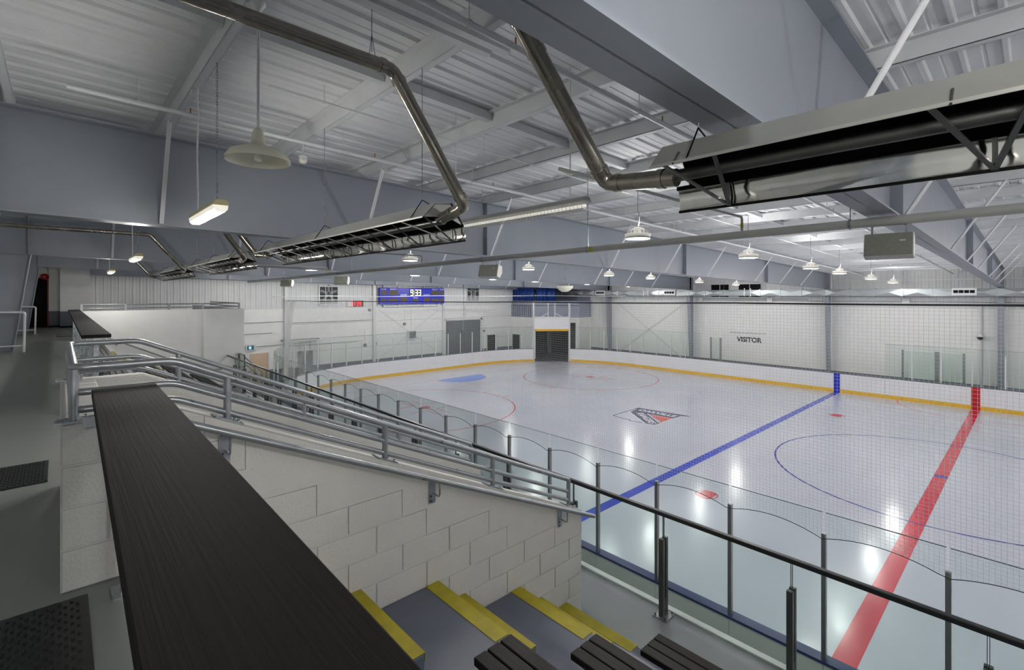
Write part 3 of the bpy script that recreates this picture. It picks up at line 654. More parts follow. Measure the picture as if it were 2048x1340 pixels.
# ------------------------------------------------------------------ radiant heaters
def heater(label, x0, x1, flue, lattice, step):
    h = thing('radiant_heater', label, 'heater'); Y0 = -17.6
    MB().sheet([(x0,-17.75,6.452),(x1,-17.75,6.452),(x1,-17.61,6.598),(x0,-17.61,6.598)], 0.004, (0,0.7,-0.7)).sheet([(x0,-17.61,6.598),(x1,-17.61,6.598),(x1,-17.42,6.62),(x0,-17.42,6.62)], 0.004, (0,0,-1)).build('hood', 'hood', h)
    MB().sheet([(x0,-17.752,6.44),(x1,-17.752,6.44),(x1,-17.752,6.456),(x0,-17.752,6.456)], 0.006, (0,-1,0)).build('hood_lip', 'hood', h)
    MB().sheet([(x0+.01,-17.74,6.452),(x1-.01,-17.74,6.452),(x1-.01,-17.605,6.588),(x0+.01,-17.605,6.588)], 0.003, (0,0.7,-0.7)).sheet([(x0+.01,-17.605,6.59),(x1-.01,-17.605,6.59),(x1-.01,-17.42,6.61),(x0+.01,-17.42,6.61)], 0.003, (0,0,-1)).sheet([(x0+.01,-17.42,6.61),(x1-.01,-17.42,6.61),(x1-.01,-17.275,6.41),(x0+.01,-17.275,6.41)], 0.004, (0,-0.8,-0.6)).build('hood_lining', 'heater_black', h)  # unlit inside of the hood, its shade painted as black sheets
    MB().sheet([(x0,-17.415,6.62),(x1,-17.415,6.62),(x1,-17.268,6.41),(x0,-17.268,6.41)], 0.003, (0,0.8,0.6)).build('hood_back', 'hood', h)
    a = x0-0.08
    n = 14; v = []; f = []
    for i in range(n+1):
        xx = a+(x1+0.0-a)*i/n
        for (yy, zz) in ((-17.272,6.41),(-17.254,6.36),(-17.246,6.31),(-17.25,6.262)): v.append((xx, yy+0.003*math.sin(i*2.1+zz*20), zz))
    for i in range(n):
        for j in range(3): f.append((i*4+j, (i+1)*4+j, (i+1)*4+j+1, i*4+j+1))
    MB().add(v, f, True).build('reflector', 'reflector', h)
    MB().box(a, x1, -17.26, -17.245, 6.252, 6.266).build('reflector_edge', 'heater_black', h)
    MB().box(a, x1, -17.29, -17.275, 6.395, 6.42).build('reflector_edge', 'heater_black', h)
    MB().tube([(x0-0.02, -17.53, 6.43), (x1+0.02, -17.53, 6.43)], 0.036, 14).build('burner_tube', 'heater_frame', h)
    MB().prism([(-17.745,6.452),(-17.608,6.595),(-17.42,6.615),(-17.275,6.412),(-17.46,6.48)], x1-0.02, x1-0.015).build('end_plate', 'hood', h)
    x = x0+0.25
    while x < x1-0.1:
        for dx in ((-0.16, 0.13) if not lattice else (-0.22, 0.22)):
            MB().bar((x+dx, -17.752, 6.445), (x, -17.26, 6.262), 0.022 if not lattice else 0.014, 0.01).build('strut', 'heater_frame', h)
        MB().bar((x, -17.285, 6.41), (x, -17.262, 6.262), 0.018 if not lattice else 0.012, 0.01).build('strut', 'heater_frame', h)
        if not lattice: MB().tube([(x-0.1, -17.69, 6.52), (x-0.1, -17.76, 6.44)], 0.006, 5).build('clip', 'heater_frame', h)
        x += step
    for x in (x0+0.22, x1-0.25, (x0+x1)/2):
        zt = ZB(-17.6) if x0 > 0 and x < 1 else ZT(-17.6)
        MB().tube([(x-0.0, -17.752, 6.44), (x, -17.6, 6.66), (x, -17.43, 6.6)], 0.005, 5).build('hanger', 'heater_black', h)
        MB().tube([(x, -17.6, 6.655), (x, -17.6, zt)], 0.004, 5).build('chain', 'galv', h)
        for k in range(int((zt-6.66)/0.035)):
            zc = 6.67+0.035*k
            if zc > 6.64 and zc < zt-0.02: MB().tube([(x-0.008*(k % 2), -17.6-0.008*((k+1) % 2), zc), (x+0.008*(k % 2), -17.6+0.008*((k+1) % 2), zc)], 0.006, 4).build('chain_link', 'galv', h) if zt-6.66 < 0.3 else None
    for pts in flue:
        fl = MB().tube(rounded(pts, 0.07, 3), 0.055, 18).build('flue_pipe', 'flue', h)
        P = [Vector(p) for p in pts]
        for i in range(len(P)-1):
            d = (P[i+1]-P[i]).normalized(); L = (P[i+1]-P[i]).length
            for u in ([0.1, L-0.1] if L > 0.5 else [L*0.5]):
                q = P[i]+d*u; MB().tube([q-d*0.022, q+d*0.022], 0.0615, 18).build('pipe_collar', 'flue', fl)
    return h
heater('polished radiant tube heater overhead in the foreground with flue elbow', 0.5, 6.5, [[(0.55,-17.53,6.42), (0.03,-17.52,6.47), (0.0,-18.25,7.23), (0.0,-18.9,7.9)]], False, 1.15)
heater('radiant tube heater with lattice reflector, second in the line over the bleachers', -7.3, -1.9, [[(-1.95,-17.53,6.45), (-1.58,-17.5,6.53), (-1.64,-18.21,7.6), (-1.55,-22.3,7.6)], [(-7.25,-17.53,6.41), (-7.75,-17.6,6.45), (-7.8,-18.3,7.4), (-7.8,-22.3,7.4)]], True, 0.62)
heater('radiant tube heater, third in the line over the bleachers', -13.3, -9.0, [[(-9.05,-17.53,6.41), (-8.55,-17.6,6.45), (-8.5,-18.3,7.4), (-8.5,-22.3,7.4)]], True, 0.62)
heater('small far radiant heater, fourth in the line over the bleachers', -21.5, -15.3, [[(-15.35,-17.53,6.41), (-14.9,-17.6,6.45), (-14.9,-18.4,7.4), (-14.9,-22.3,7.4)], [(-21.45,-17.53,6.41), (-21.9,-17.6,6.45), (-21.9,-18.4,7.4), (-21.9,-22.3,7.4)]], True, 0.8)
lw = thing('flue_hanger', 'thin wire hanger holding the long flue pipe under the roof', 'hanger')
MB().tube([(-1.6,-18.42,7.66), (-1.6,-18.42,ZT(-18.4)+0.2)], 0.004, 5).tube([(-1.66,-18.42,7.6), (-1.6,-18.42,7.8), (-1.54,-18.42,7.6)], 0.003, 5).build('wire', 'galv', lw)

# ------------------------------------------------------------------ pipes under the roof
def sprinkler(label, x, y0, y1, drop, r=0.028, heads=True):
    t = thing('sprinkler_pipe', label, 'pipe', group='sprinkler pipes under the roof')
    zz = lambda y: ZT(y)-drop
    MB().tube([(x, y0, zz(y0)), (x, y1, zz(y1))], r, 12).build('pipe', 'white_paint', t)
    y = y0+0.6
    while y < y1-0.2:
        MB().tube([(x, y, zz(y)+r), (x, y, ZT(y)+0.15)], 0.005, 5).build('hanger_rod', 'white_paint', t)
        MB().lathe([(r+0.006, -0.012), (r+0.01, 0), (r+0.006, 0.012)], (x, y, zz(y)), 14, 'y').build('hanger_ring', 'white_paint', t)
        if heads:
            MB().tube([(x, y+0.5, zz(y+0.5)+r-0.005), (x, y+0.5, zz(y+0.5)+r+0.06)], 0.008, 6).build('sprinkler_head', 'brass', t)
        y += 2.4
    return t
sprinkler('white sprinkler pipe beside the nearest frame', -1.0, -20.9, 15.0, 0.16)
sprinkler('white sprinkler pipe passing behind the dome pendant', -4.9, -20.2, 14.8, 0.16)
sprinkler('white sprinkler pipe past the second frame', -9.3, -20.2, 14.8, 0.16, heads=False)
sprinkler('white sprinkler pipe before the third frame', -13.4, -20.2, 14.8, 0.16, heads=False)
sprinkler('white sprinkler pipe past the third frame', -18.0, -20.2, 14.8, 0.16, heads=False)
sprinkler('thin white conduit pipe below the purlins', -3.6, -18.6, 4.0, 0.05, 0.01, heads=False)
fx = thing('light_channel', 'twin white strip channel hanging beside the sprinkler pipe', 'strip light')
MB().box(-1.2, -1.12, -20.6, -17.35, 7.84, 7.9).build('channel', 'white_paint', fx); MB().box(-1.34, -1.26, -20.6, -17.45, 7.84, 7.9).build('channel', 'white_paint', fx)
for y in (-20.0, -18.2): MB().box(-1.34, -1.12, y, y+0.03, 7.9, ZT(y)+0.19).build('bracket', 'white_paint', fx)
gp_ = thing('gas_main', 'thick grey gas pipe on hangers running along the bleachers', 'pipe')
GZ = lambda x: 6.545+0.008*(x-2)
MB().tube([(-24.2, -13.5, GZ(-24.2)), (7.5, -13.5, GZ(7.5))], 0.052, 16).build('pipe', 'pipe_grey', gp_)
for x in (-22, -19, -15.9, -12.7, -9.5, -6.2, -3.3, 0.55, 3.6):
    MB().lathe([(0.06, -0.012), (0.064, 0), (0.06, 0.012)], (x, -13.5, GZ(x)), 16, 'x').tube([(x, -13.5, GZ(x)+0.06), (x, -13.5, ZT(-13.5)+0.15)], 0.006, 6).build('hanger', 'galv', gp_)
for x in (-3.2, -11.2): MB().lathe([(0.054, -0.03), (0.0545, -0.03), (0.0545, 0.03), (0.054, 0.03)], (x, -13.5, GZ(x)), 16, 'x').build('yellow_tape', 'tape_yellow', gp_)
for x in (-0.68, -8.6, -14.6):
    MB().tube(rounded([(x, -13.5, GZ(x)+0.04), (x, -13.5, GZ(x)+0.24), (x, -17.2, GZ(x)+0.24)], 0.05), 0.017, 10).build('branch', 'pipe_grey', gp_)
    MB().tube([(x, -13.5, GZ(x)+0.1), (x, -13.5, GZ(x)+0.16)], 0.0185, 10).build('yellow_tape', 'tape_yellow', gp_)

# ------------------------------------------------------------------ loudspeakers under the pipe
def speaker_proto():
    t = thing('loudspeaker', 'x', 'loudspeaker', group='loudspeakers hung under the gas pipe')
    b = MB().prism([(-0.13,-0.1),(-0.02,0.16),(0.2,0.13),(0.2,-0.02),(0.05,-0.13)], -0.22, 0.22).build('cabinet', 'speaker_white', t, bevel=0.01)
    MB().sheet([(-0.21,-0.135,-0.09),(0.21,-0.135,-0.09),(0.21,-0.035,0.15),(-0.21,-0.035,0.15)], 0.008, (0,-0.92,0.38)).build('grille', 'speaker_grille', t)
    MB().box(0.1, 0.15, -0.085, -0.075, 0.06, 0.075).build('badge', 'white_paint', t)
    MB().bar((-0.15,0.03,0.15),(-0.15,0.03,0.26),0.02,0.02).bar((0.15,0.03,0.15),(0.15,0.03,0.26),0.02,0.02).bar((-0.16,0.03,0.25),(0.16,0.03,0.25),0.03,0.015).build('bracket', 'galv', t)
    return t
sp_ = speaker_proto()
for i, (x, z, lab, rz) in enumerate(((0.91, 6.24, 'large wedge loudspeaker near the nearest frame, face towards the seats', 0.1), (-5.95, 6.2, 'wedge loudspeaker under the gas pipe beside the second frame', 0.5),
        (-13.45, 6.16, 'small wedge loudspeaker under the pipe near the third frame', 0.9), (-18.7, 6.16, 'farthest small wedge loudspeaker near the pipe end', 0.9))):
    if i == 0: o = sp_; o.location = (x, -13.5, z); o.rotation_euler = (0,0,rz); o['label'] = lab
    else: copy_thing(sp_, (x, -13.5, z), rz, lab)

# ------------------------------------------------------------------ lamps over the walkway
pd = thing('dome_pendant', 'cream enamel dome pendant lamp on a white stem', 'pendant lamp', (-2.17, -19.1, 6.77))
MB().lathe([(0.238, 0.0), (0.235, 0.02), (0.2, 0.07), (0.13, 0.1), (0.065, 0.115), (0.05, 0.18), (0.038, 0.24), (0.02, 0.26), (0, 0.26)], (0,0,0), 36).lathe([(0.233, 0.002), (0.228, 0.02), (0.19, 0.065), (0.12, 0.094), (0.055, 0.105), (0, 0.105)], (0,0,0), 36).build('shade', 'enamel', pd)
MB().lathe([(0.0, -0.005), (0.025, 0.005), (0.03, 0.03), (0.02, 0.07), (0.018, 0.1)], (0,0,0), 16).build('bulb', 'lens_off', pd)
MB().tube([(0,0,0.25), (0,0,ZT(-19.1)-6.77-0.05)], 0.012, 10).build('stem', 'white_paint', pd)
MB().lathe([(0.012, -0.09), (0.03, -0.06), (0.055, -0.02), (0.055, 0.0), (0, 0.0)], (0,0,ZT(-19.1)-6.77), 16).build('canopy', 'white_paint', pd)
def vapour(label, x, y, z, L=1.25):
    t = thing('vapour_light', label, 'fluorescent light', (x, y, z), group='sealed fluorescent lights over the walkway')
    pr = [(-0.07,0.03),(-0.06,0.075),(-0.03,0.09),(0.03,0.09),(0.06,0.075),(0.07,0.03)]
    MB().prism(pr, -L/2, L/2).build('body', 'yellow_aged', t, bevel=0.012)
    MB().prism([(-0.066,0.03),(0.066,0.03),(0.06,-0.01),(0.035,-0.035),(-0.035,-0.035),(-0.06,-0.01)], -L/2+0.02, L/2-0.02).build('diffuser', 'fluor', t)
    pl = bpy.data.lights.new('lamp_light', 'POINT'); pl.energy = FLUOR*0.95; pl.shadow_soft_size = 0.06; pl.color = (1.0, 0.97, 0.92)
    for dx in (-0.3, 0.3): po = bpy.data.objects.new('lamp_light', pl); COL.objects.link(po); po.parent = t; po.location = (dx, 0, -0.11)
    top = ZT(y)-z+0.1
    for i, dx in enumerate((-L*0.36, L*0.36)):
        ch = MB()
        for k in range(int((top-0.09)/0.03)):
            zz = 0.09+0.03*k
            if k % 2: ch.tube([(dx-0.006, 0, zz-0.004), (dx-0.006, 0, zz+0.034)], 0.0022, 4).tube([(dx+0.006, 0, zz-0.004), (dx+0.006, 0, zz+0.034)], 0.0022, 4)
            else: ch.tube([(dx, -0.006, zz-0.004), (dx, -0.006, zz+0.034)], 0.0022, 4).tube([(dx, 0.006, zz-0.004), (dx, 0.006, zz+0.034)], 0.0022, 4)
        ch.build('chain', 'galv', t, kind='stuff')
    MB().tube([(-L*0.3+0.02*math.sin(i*0.9), -0.02, 0.08+(top-0.1)*i/12) for i in range(13)], 0.009, 6).build('cord', 'white_paint', t)
    MB().box(-L*0.36-0.05, -L*0.36+0.05, -0.07, 0.01, top-0.16, top-0.1).build('junction_box', 'white_paint', t)
vapour('aged yellow sealed fluorescent light hanging nearest over the walkway', -4.0, -19.1, 6.56)
vapour('aged sealed fluorescent light, second along the walkway', -10.7, -19.1, 6.45)
vapour('small sealed fluorescent light, third along the walkway', -17.3, -19.1, 6.4)
vapour('sealed fluorescent light over the walkway beside the photographer', 2.7, -19.1, 6.56)  # this and the next: added out of view to brighten the bleachers
vapour('sealed fluorescent light over the walkway past the photographer', 9.4, -19.1, 6.56)
wf_ = thing('strip_fluorescent', 'long strip fluorescent light with white wire guard', 'strip light', (-2.2, -16.45, 6.6))
MB().prism([(-0.07,0.03),(-0.03,0.08),(0.03,0.08),(0.07,0.03)], -1.22, 1.22).build('body', 'pipe_grey', wf_)
MB().tube([(-1.18,0.02,0.0),(1.18,0.02,0.0)], 0.016, 6).build('tube', 'fluor', wf_)
gd_ = MB()
lamp_light('lamp_light', wf_, (0, 0, -0.06), FLUOR, shape='RECTANGLE', size=2.3, size_y=0.1)
for i in range(49): gd_.tube([(-1.2+0.05*i, -0.075, 0.03), (-1.2+0.05*i, -0.06, -0.045), (-1.2+0.05*i, 0.06, -0.045), (-1.2+0.05*i, 0.075, 0.03)], 0.003, 4)
for yy, zz in ((-0.075,0.03),(-0.06,-0.045),(0,-0.045),(0.06,-0.045),(0.075,0.03)): gd_.tube([(-1.22,yy,zz),(1.22,yy,zz)], 0.0035, 4)
gd_.build('wire_guard', 'white_paint', wf_, kind='stuff')
for x in (-0.95, 1.0): MB().tube([(x,0,0.08),(x,0,ZT(-16.45)-6.6+0.1)], 0.006, 6).build('rod', 'white_paint', wf_)
jl = thing('caged_lamp', 'small caged bulkhead lamp under a purlin', 'lamp', (-5.4, -17.6, 7.72))
MB().lathe([(0,-0.06),(0.03,-0.055),(0.055,-0.03),(0.06,0.0),(0.05,0.03)], (0,0,0), 16).build('globe', 'lens_off', jl)
MB().lathe([(0.06,0.02),(0.065,0.05),(0.03,0.08),(0.012,0.09),(0.012,0.24)], (0,0,0), 16).build('cap', 'white_paint', jl)
dm = thing('plastic_dome', 'white half-dome reflector hanging above the ice', 'dome', (-13.87, -1.9, 6.07))
MB().lathe([(0,-0.23),(0.14,-0.21),(0.27,-0.14),(0.38,-0.03),(0.42,0.08),(0.41,0.08),(0.36,-0.02),(0.25,-0.12),(0,-0.2)], (0,0,0), 28).build('bowl', 'enamel', dm)
for k in range(3): MB().tube([(0.3*math.cos(k*2.1), 0.3*math.sin(k*2.1), 0.05), (0, 0, 0.45), (0, 0, ZT(-1.9)+0.1-6.07)], 0.006, 5).build('hanger', 'galv', dm)

# ------------------------------------------------------------------ things on the goal end wall
XF = XEND+0.0
def fan_window(n, label, y0, y1, z0, z1):
    t = thing(f'window_{n}', label, 'window', kind='structure')
    MB().box(XF-0.02, XF+0.015, y0, y1, z0, z1).build('opening', 'dark_grey', t)
    for a, b, c, d in ((y0-0.05,y0+0.03,z0,z1),(y1-0.03,y1+0.05,z0,z1),(y0-0.05,y1+0.05,z0-0.05,z0+0.03),(y0-0.05,y1+0.05,z1-0.03,z1+0.05)): MB().box(XF, XF+0.09, a, b, c, d).build('window_frame', 'white_paint', t)
    for u in (1/3, 2/3): MB().box(XF+0.05, XF+0.08, y0+(y1-y0)*u-0.015, y0+(y1-y0)*u+0.015, z0, z1).build('mullion', 'white_paint', t)
    zc = z0+(z1-z0)*0.62; yc = (y0+y1)/2; r = (y1-y0)*0.45
    for k in range(5):
        a = k*2*math.pi/5+0.3; MB().bar((XF+0.03, yc+0.08*math.cos(a), zc+0.08*math.sin(a)), (XF+0.03, yc+r*math.cos(a), zc+r*math.sin(a)), 0.03, 0.16, side=(1,0,0)).build('fan_blade', 'louvre_grey', t)
    for k in range(4): MB().box(XF+0.05, XF+0.1, y0+0.03, y1-0.03, z0+0.05+0.09*k, z0+0.1+0.09*k).build('louvre', 'clad_white', t)
fan_window(1, 'barred fan window high up left of the red clock', -7.33, -6.02, 5.02, 6.28)
fan_window(2, 'barred fan window high up right of the scoreboard', 5.3, 6.65, 5.12, 6.38)
sb = thing('scoreboard', 'blue electronic scoreboard reading 9:33 above the goal end', 'scoreboard')
SX = XF+0.34
MB().box(XF+0.16, SX, -3.0, 2.76, 5.06, 6.24).build('cabinet', 'score_blue', sb)
MB().box(XF+0.16, SX+0.002, -3.0, 2.76, 5.0, 5.06).build('lower_trim', 'stripe_blue', sb)
TR = (math.pi/2, 0, math.pi/2)
for s_, y, z, sz in (('PLAYER',-2.68,6.12,0.13),('PENALTY',-1.88,6.12,0.13),('PENALTY',1.85,6.12,0.13),('PLAYER',2.5,6.12,0.13),('HOME',-1.0,5.68,0.2),('GUEST',1.05,5.68,0.2),('PERIOD',0.05,5.46,0.12)):
    lettering(s_, sz, 'score_white', sb, (SX+0.003, y, z), TR, 0.003)
for y0, y1, z0, z1 in ((-2.88,-2.45,5.7,6.04),(-2.28,-1.5,5.7,6.04),(1.5,2.15,5.7,6.04),(2.28,2.68,5.7,6.04),(-2.88,-2.45,5.18,5.42),(-2.28,-1.5,5.18,5.42),(-1.3,-0.7,5.16,5.5),(0.8,1.35,5.16,5.5),(1.5,2.15,5.18,5.42),(2.28,2.68,5.18,5.42),(-0.2,0.3,5.14,5.38)):
    MB().box(SX-0.01, SX+0.006, y0, y1, z0, z1).build('number_panel', 'score_amber', sb)
MB().box(SX-0.01, SX+0.005, -0.52, 0.62, 5.6, 6.14).build('number_panel', 'dark_grey', sb)
SEG = {'9': 'abcdfg', '3': 'abcdg', '1': 'bc', '0': 'abcdef'}
def digits(parent, s_, y, zc, h, x, m, t=0.045):
    for ch in s_:
        if ch == ':':
            for dz in (-0.2, 0.2): MB().box(x, x+0.006, y, y+t, zc+dz*h-t/2, zc+dz*h+t/2).build('digit_segment', m, parent)
            y += t*2; continue
        wd = h*0.5; H = h/2
        seg = {'a': (0,wd,H-t,H), 'd': (0,wd,-H,-H+t), 'g': (0,wd,-t/2,t/2), 'b': (wd-t,wd,0,H), 'c': (wd-t,wd,-H,0), 'f': (0,t,0,H), 'e': (0,t,-H,0)}
        for k in SEG[ch]:
            a, b, c, d = seg[k]; MB().box(x, x+0.006, y+a, y+b, zc+c, zc+d).build('digit_segment', m, parent)
        y += wd+t*1.6
digits(sb, '9:33', -0.4, 5.87, 0.46, SX+0.006, 'digit_white', 0.045)
for z in (4.86, 6.4): MB().box(XF+0.16, XF+0.24, -2.62, 2.35, z-0.05, z+0.05).build('mount_rail', 'white_paint', sb)
for y in (-2.55, -1.3, 0.95, 2.28): MB().box(XF+0.0, XF+0.18, y-0.06, y+0.06, 4.75, 6.75).build('mount_post', 'white_paint', sb)
ck = thing('digital_clock', 'small red digital clock reading 11:39 left of the scoreboard', 'clock')
MB().box(XF+0.0, XF+0.1, -5.33, -4.16, 4.86, 5.28).build('case', 'sign_dark', ck); MB().box(XF, XF+0.105, -5.36, -4.95, 4.85, 5.29).build('side_panel', 'clad_white', ck)
digits(ck, '11:39', -5.18, 5.07, 0.3, XF+0.106, 'digit_red', 0.036)
dr = thing('door_1', 'grey roll-up shutter door behind the end boards', 'door', kind='structure')
for k in range(21): MB().box(XF-0.02, XF+0.04, 3.08, 6.76, 0.02+0.168*k, 0.02+0.168*k+0.155).build('slat', 'shutter', dr)
MB().box(XF-0.03, XF+0.015, 3.06, 6.78, 0, 3.55).build('backing', 'dark_grey', dr)
for a, b, c, d in ((2.9,3.08,0,3.7),(6.76,6.92,0,3.7),(2.9,6.92,3.55,3.72)): MB().box(XF, XF+0.12, a, b, c, d).build('door_frame', 'white_paint', dr)
d2 = thing('door_2', 'dark doorway right of the shutter door', 'door', kind='structure')
MB().box(XF-0.02, XF+0.03, 7.6, 8.65, 0, 2.12).build('leaf', 'black', d2)
for a, b, c, d in ((7.52,7.6,0,2.2),(8.65,8.73,0,2.2),(7.52,8.73,2.12,2.2)): MB().box(XF, XF+0.06, a, b, c, d).build('door_frame', 'white_paint', d2)
lv = thing('window_3', 'grey louvred vent low on the goal end wall', 'window', kind='structure')
MB().box(XF-0.01, XF+0.02, -8.72, -7.75, 0.8, 1.95).build('backing', 'dark_grey', lv)
for k in range(14): MB().hexa([(XF+0.02,-8.72,0.82+0.08*k),(XF+0.02,-7.75,0.82+0.08*k),(XF+0.05,-7.75,0.80+0.08*k),(XF+0.05,-8.72,0.80+0.08*k),(XF+0.02,-8.72,0.87+0.08*k),(XF+0.02,-7.75,0.87+0.08*k),(XF+0.05,-7.75,0.85+0.08*k),(XF+0.05,-8.72,0.85+0.08*k)]).build('louvre', 'louvre_grey', lv)
pw = thing('plywood_panel', 'pale plywood panel leaning against the end wall by the stair', 'panel')
MB().box(XF+0.02, XF+0.06, -11.6, -10.56, 0.0, 2.03).build('sheet', 'wood_ply', pw); MB().box(XF+0.02, XF+0.09, -10.58, -10.5, 0, 2.05).build('edge_strip', 'white_paint', pw)
ex = thing('exit_sign', 'small green running-man exit sign on the end wall', 'sign')
MB().box(XF, XF+0.06, -11.85, -11.32, 2.2, 2.62).build('case', 'clad_white', ex); MB().box(XF+0.06, XF+0.066, -11.78, -11.4, 2.28, 2.55).build('face', 'exit_green', ex); MB().box(XF+0.066, XF+0.07, -11.68, -11.55, 2.33, 2.5).build('pictogram', 'exit_glow', ex)
hn = thing('wall_heater', 'small slatted grey unit heater on the end wall below the scoreboard', 'unit heater')
MB().box(XF, XF+0.3, -0.5, 0.12, 2.36, 2.9).build('case', 'clad_white', hn)
for k in range(5): MB().box(XF+0.3, XF+0.34, -0.46, 0.08, 2.4+0.1*k, 2.45+0.1*k).build('slat', 'dark_grey', hn)
MB().tube([(XF+0.1, -0.2, 2.9), (XF+0.1, -0.2, 4.8)], 0.02, 6).build('conduit', 'clad_white', hn)
tl = thing('tube_light', 'grey tube light fixed across the end wall column', 'tube light')
MB().box(XF+0.17, XF+0.25, -9.85, -7.4, 2.7, 2.8).build('body', 'louvre_grey', tl, bevel=0.01); MB().tube([(XF+0.26,-9.75,2.72),(XF+0.26,-7.5,2.72)], 0.02, 8).build('tube', 'lens_off', tl)
for i, (y, z) in enumerate(((-3.65, 4.6), (-0.75, 3.45), (-4.0, 2.05), (-3.2, 2.1), (4.9, 2.6), (7.2, 2.5))):
    c = thing('wall_box', ['small dark junction box under the red clock', 'small bell box on the wall below the scoreboard', 'small alarm box low on the wall beside a conduit', 'small square control box low on the end wall', 'small box beside the shutter frame', 'small lamp box beside the dark doorway'][i], 'wall box')
    MB().box(XF, XF+0.1, y-0.1, y+0.1, z-0.1, z+0.1).build('case', 'louvre_grey', c, bevel=0.01); MB().tube([(XF+0.03, y, z+0.1), (XF+0.03, y, z+1.1)], 0.015, 6).build('conduit', 'clad_white', c)
cd = thing('wall_conduit', 'thin horizontal conduits on the end wall beside the platform', 'conduit')
for y0, y1, z in ((-12.3,-9.6,3.95),(-12.3,-10.3,3.25),(-12.2,-9.6,2.45),(-9.5,-4.5,2.35),(-9.5,-3.4,3.85)): MB().tube([(XF+0.04, y0, z), (XF+0.04, y1, z+0.02)], 0.015, 6).build('conduit', 'louvre_grey', cd); MB().box(XF, XF+0.08, y0-0.07, y0+0.07, z-0.07, z+0.07).build('box', 'clad_white', cd)

# ------------------------------------------------------------------ corner room with gallery behind the lift gate
A_, B_, C_, D_ = (XEND, 10.6), (-28.6, 10.6), (-25.6, 13.6), (-25.6, YFAR)
cr = thing('wall_corner_room', 'white corner room with open garage bay and gallery above', 'wall', kind='structure')
MB().box(XEND, -28.6, 10.6, 10.8, 0, 3.45).build('side_wall', 'wall_white', cr); MB().box(-25.8, -25.6, 13.6, YFAR, 0, 3.45).build('side_wall', 'wall_white', cr)
for u0, u1, z0, z1 in ((0, 0.08, 0, 3.45), (0.92, 1, 0, 3.45), (0.08, 0.92, 3.2, 3.45)):
    a = (B_[0]+(C_[0]-B_[0])*u0, B_[1]+(C_[1]-B_[1])*u0); b = (B_[0]+(C_[0]-B_[0])*u1, B_[1]+(C_[1]-B_[1])*u1); q = 0.1
    MB().prism([a, b, (b[0]-q, b[1]+q), (a[0]-q, a[1]+q)], z0, z1, 'z').build('bay_surround', 'wall_white', cr)
MB().box(XEND+0.01, XEND+0.03, 10.8, YFAR, 0, 3.45).box(XEND, -25.8, YFAR-0.03, YFAR-0.01, 0, 3.45).build('bay_lining', 'garage_dark', cr)  # dark sheets over the bay walls stand in for its shade
MB().prism([A_, B_, C_, D_, (XEND, YFAR)], 3.45, 3.68, 'z').build('gallery_floor', 'wall_white', cr)
MB().prism([(XEND, 10.62), (-28.6, 10.62), (-25.62, 13.6), (-25.62, YFAR), (-25.68, YFAR), (-25.68, 13.63), (-28.62, 10.7), (XEND, 10.7)], 3.68, 5.15, 'z').build('gallery_front', 'mezz', cr)
MB().box(XEND+0.02, XEND+0.05, 10.7, YFAR, 3.68, 6.4).box(XEND, -25.7, YFAR-0.05, YFAR-0.02, 3.68, 6.4).build('gallery_lining', 'mezz', cr)
for u in range(0, 11):
    p = (XEND+0.25*u, 10.58) ; MB().tube([(*p, 3.68), (*p, 4.75)], 0.018, 6).build('baluster', 'dark_grey', cr)
MB().tube([(XEND, 10.58, 4.75), (-28.6, 10.58, 4.75), (-25.6, 13.58, 4.75)], 0.022, 8).build('gallery_rail', 'dark_grey', cr)
d3 = thing('door_3', 'dark doorway in the corner room side', 'door', kind='structure')
MB().box(-31.05, -30.1, 10.56, 10.6, 0, 2.05).build('leaf', 'black', d3); MB().box(-31.13, -31.05, 10.54, 10.6, 0, 2.12).box(-30.1, -30.02, 10.54, 10.6, 0, 2.12).box(-31.13, -30.02, 10.54, 10.6, 2.05, 2.12).build('door_frame', 'white_paint', d3)
tp = [(-31.1,10.66,0.75),(-30.3,10.66,0.7),(-29.55,10.66,0.7),(-28.8,10.66,0.45),(-28.35,10.95,0.8),(-27.75,11.55,0.85)]
tl_ = ['first blue tarp hanging in the gallery, against the end wall', 'second blue tarp hanging in the gallery', 'third blue tarp hanging in the gallery', 'narrow fourth blue tarp at the gallery corner', 'fifth blue tarp on the slanted gallery side', 'last blue tarp, nearest the middle of the gallery']
for i, (x, y, wd) in enumerate(tp):
    d = (1, 0) if i < 4 else (0.707, 0.707); v = []; f = []
    t = thing('blue_tarp', tl_[i], 'tarp', group='blue tarps in the corner gallery')
    for k in range(9):
        u = k/8*wd; off = 0.05*math.sin(k*1.7+i)
        for z in (5.17, 6.32): v.append((x+d[0]*u-d[1]*off, y+d[1]*u+d[0]*off+0.02, z))
    for k in range(8): f.append((2*k, 2*k+2, 2*k+3, 2*k+1))
    o = MB().add(v, f, True).build('sheet', 'tarp_blue', t); m_ = o.modifiers.new('solid', 'SOLIDIFY'); m_.thickness = 0.01
    MB().box(x-0.01, x+0.07, y-0.03, y+0.05, 5.15, 6.35).build('strap', 'ledge_blue', t)

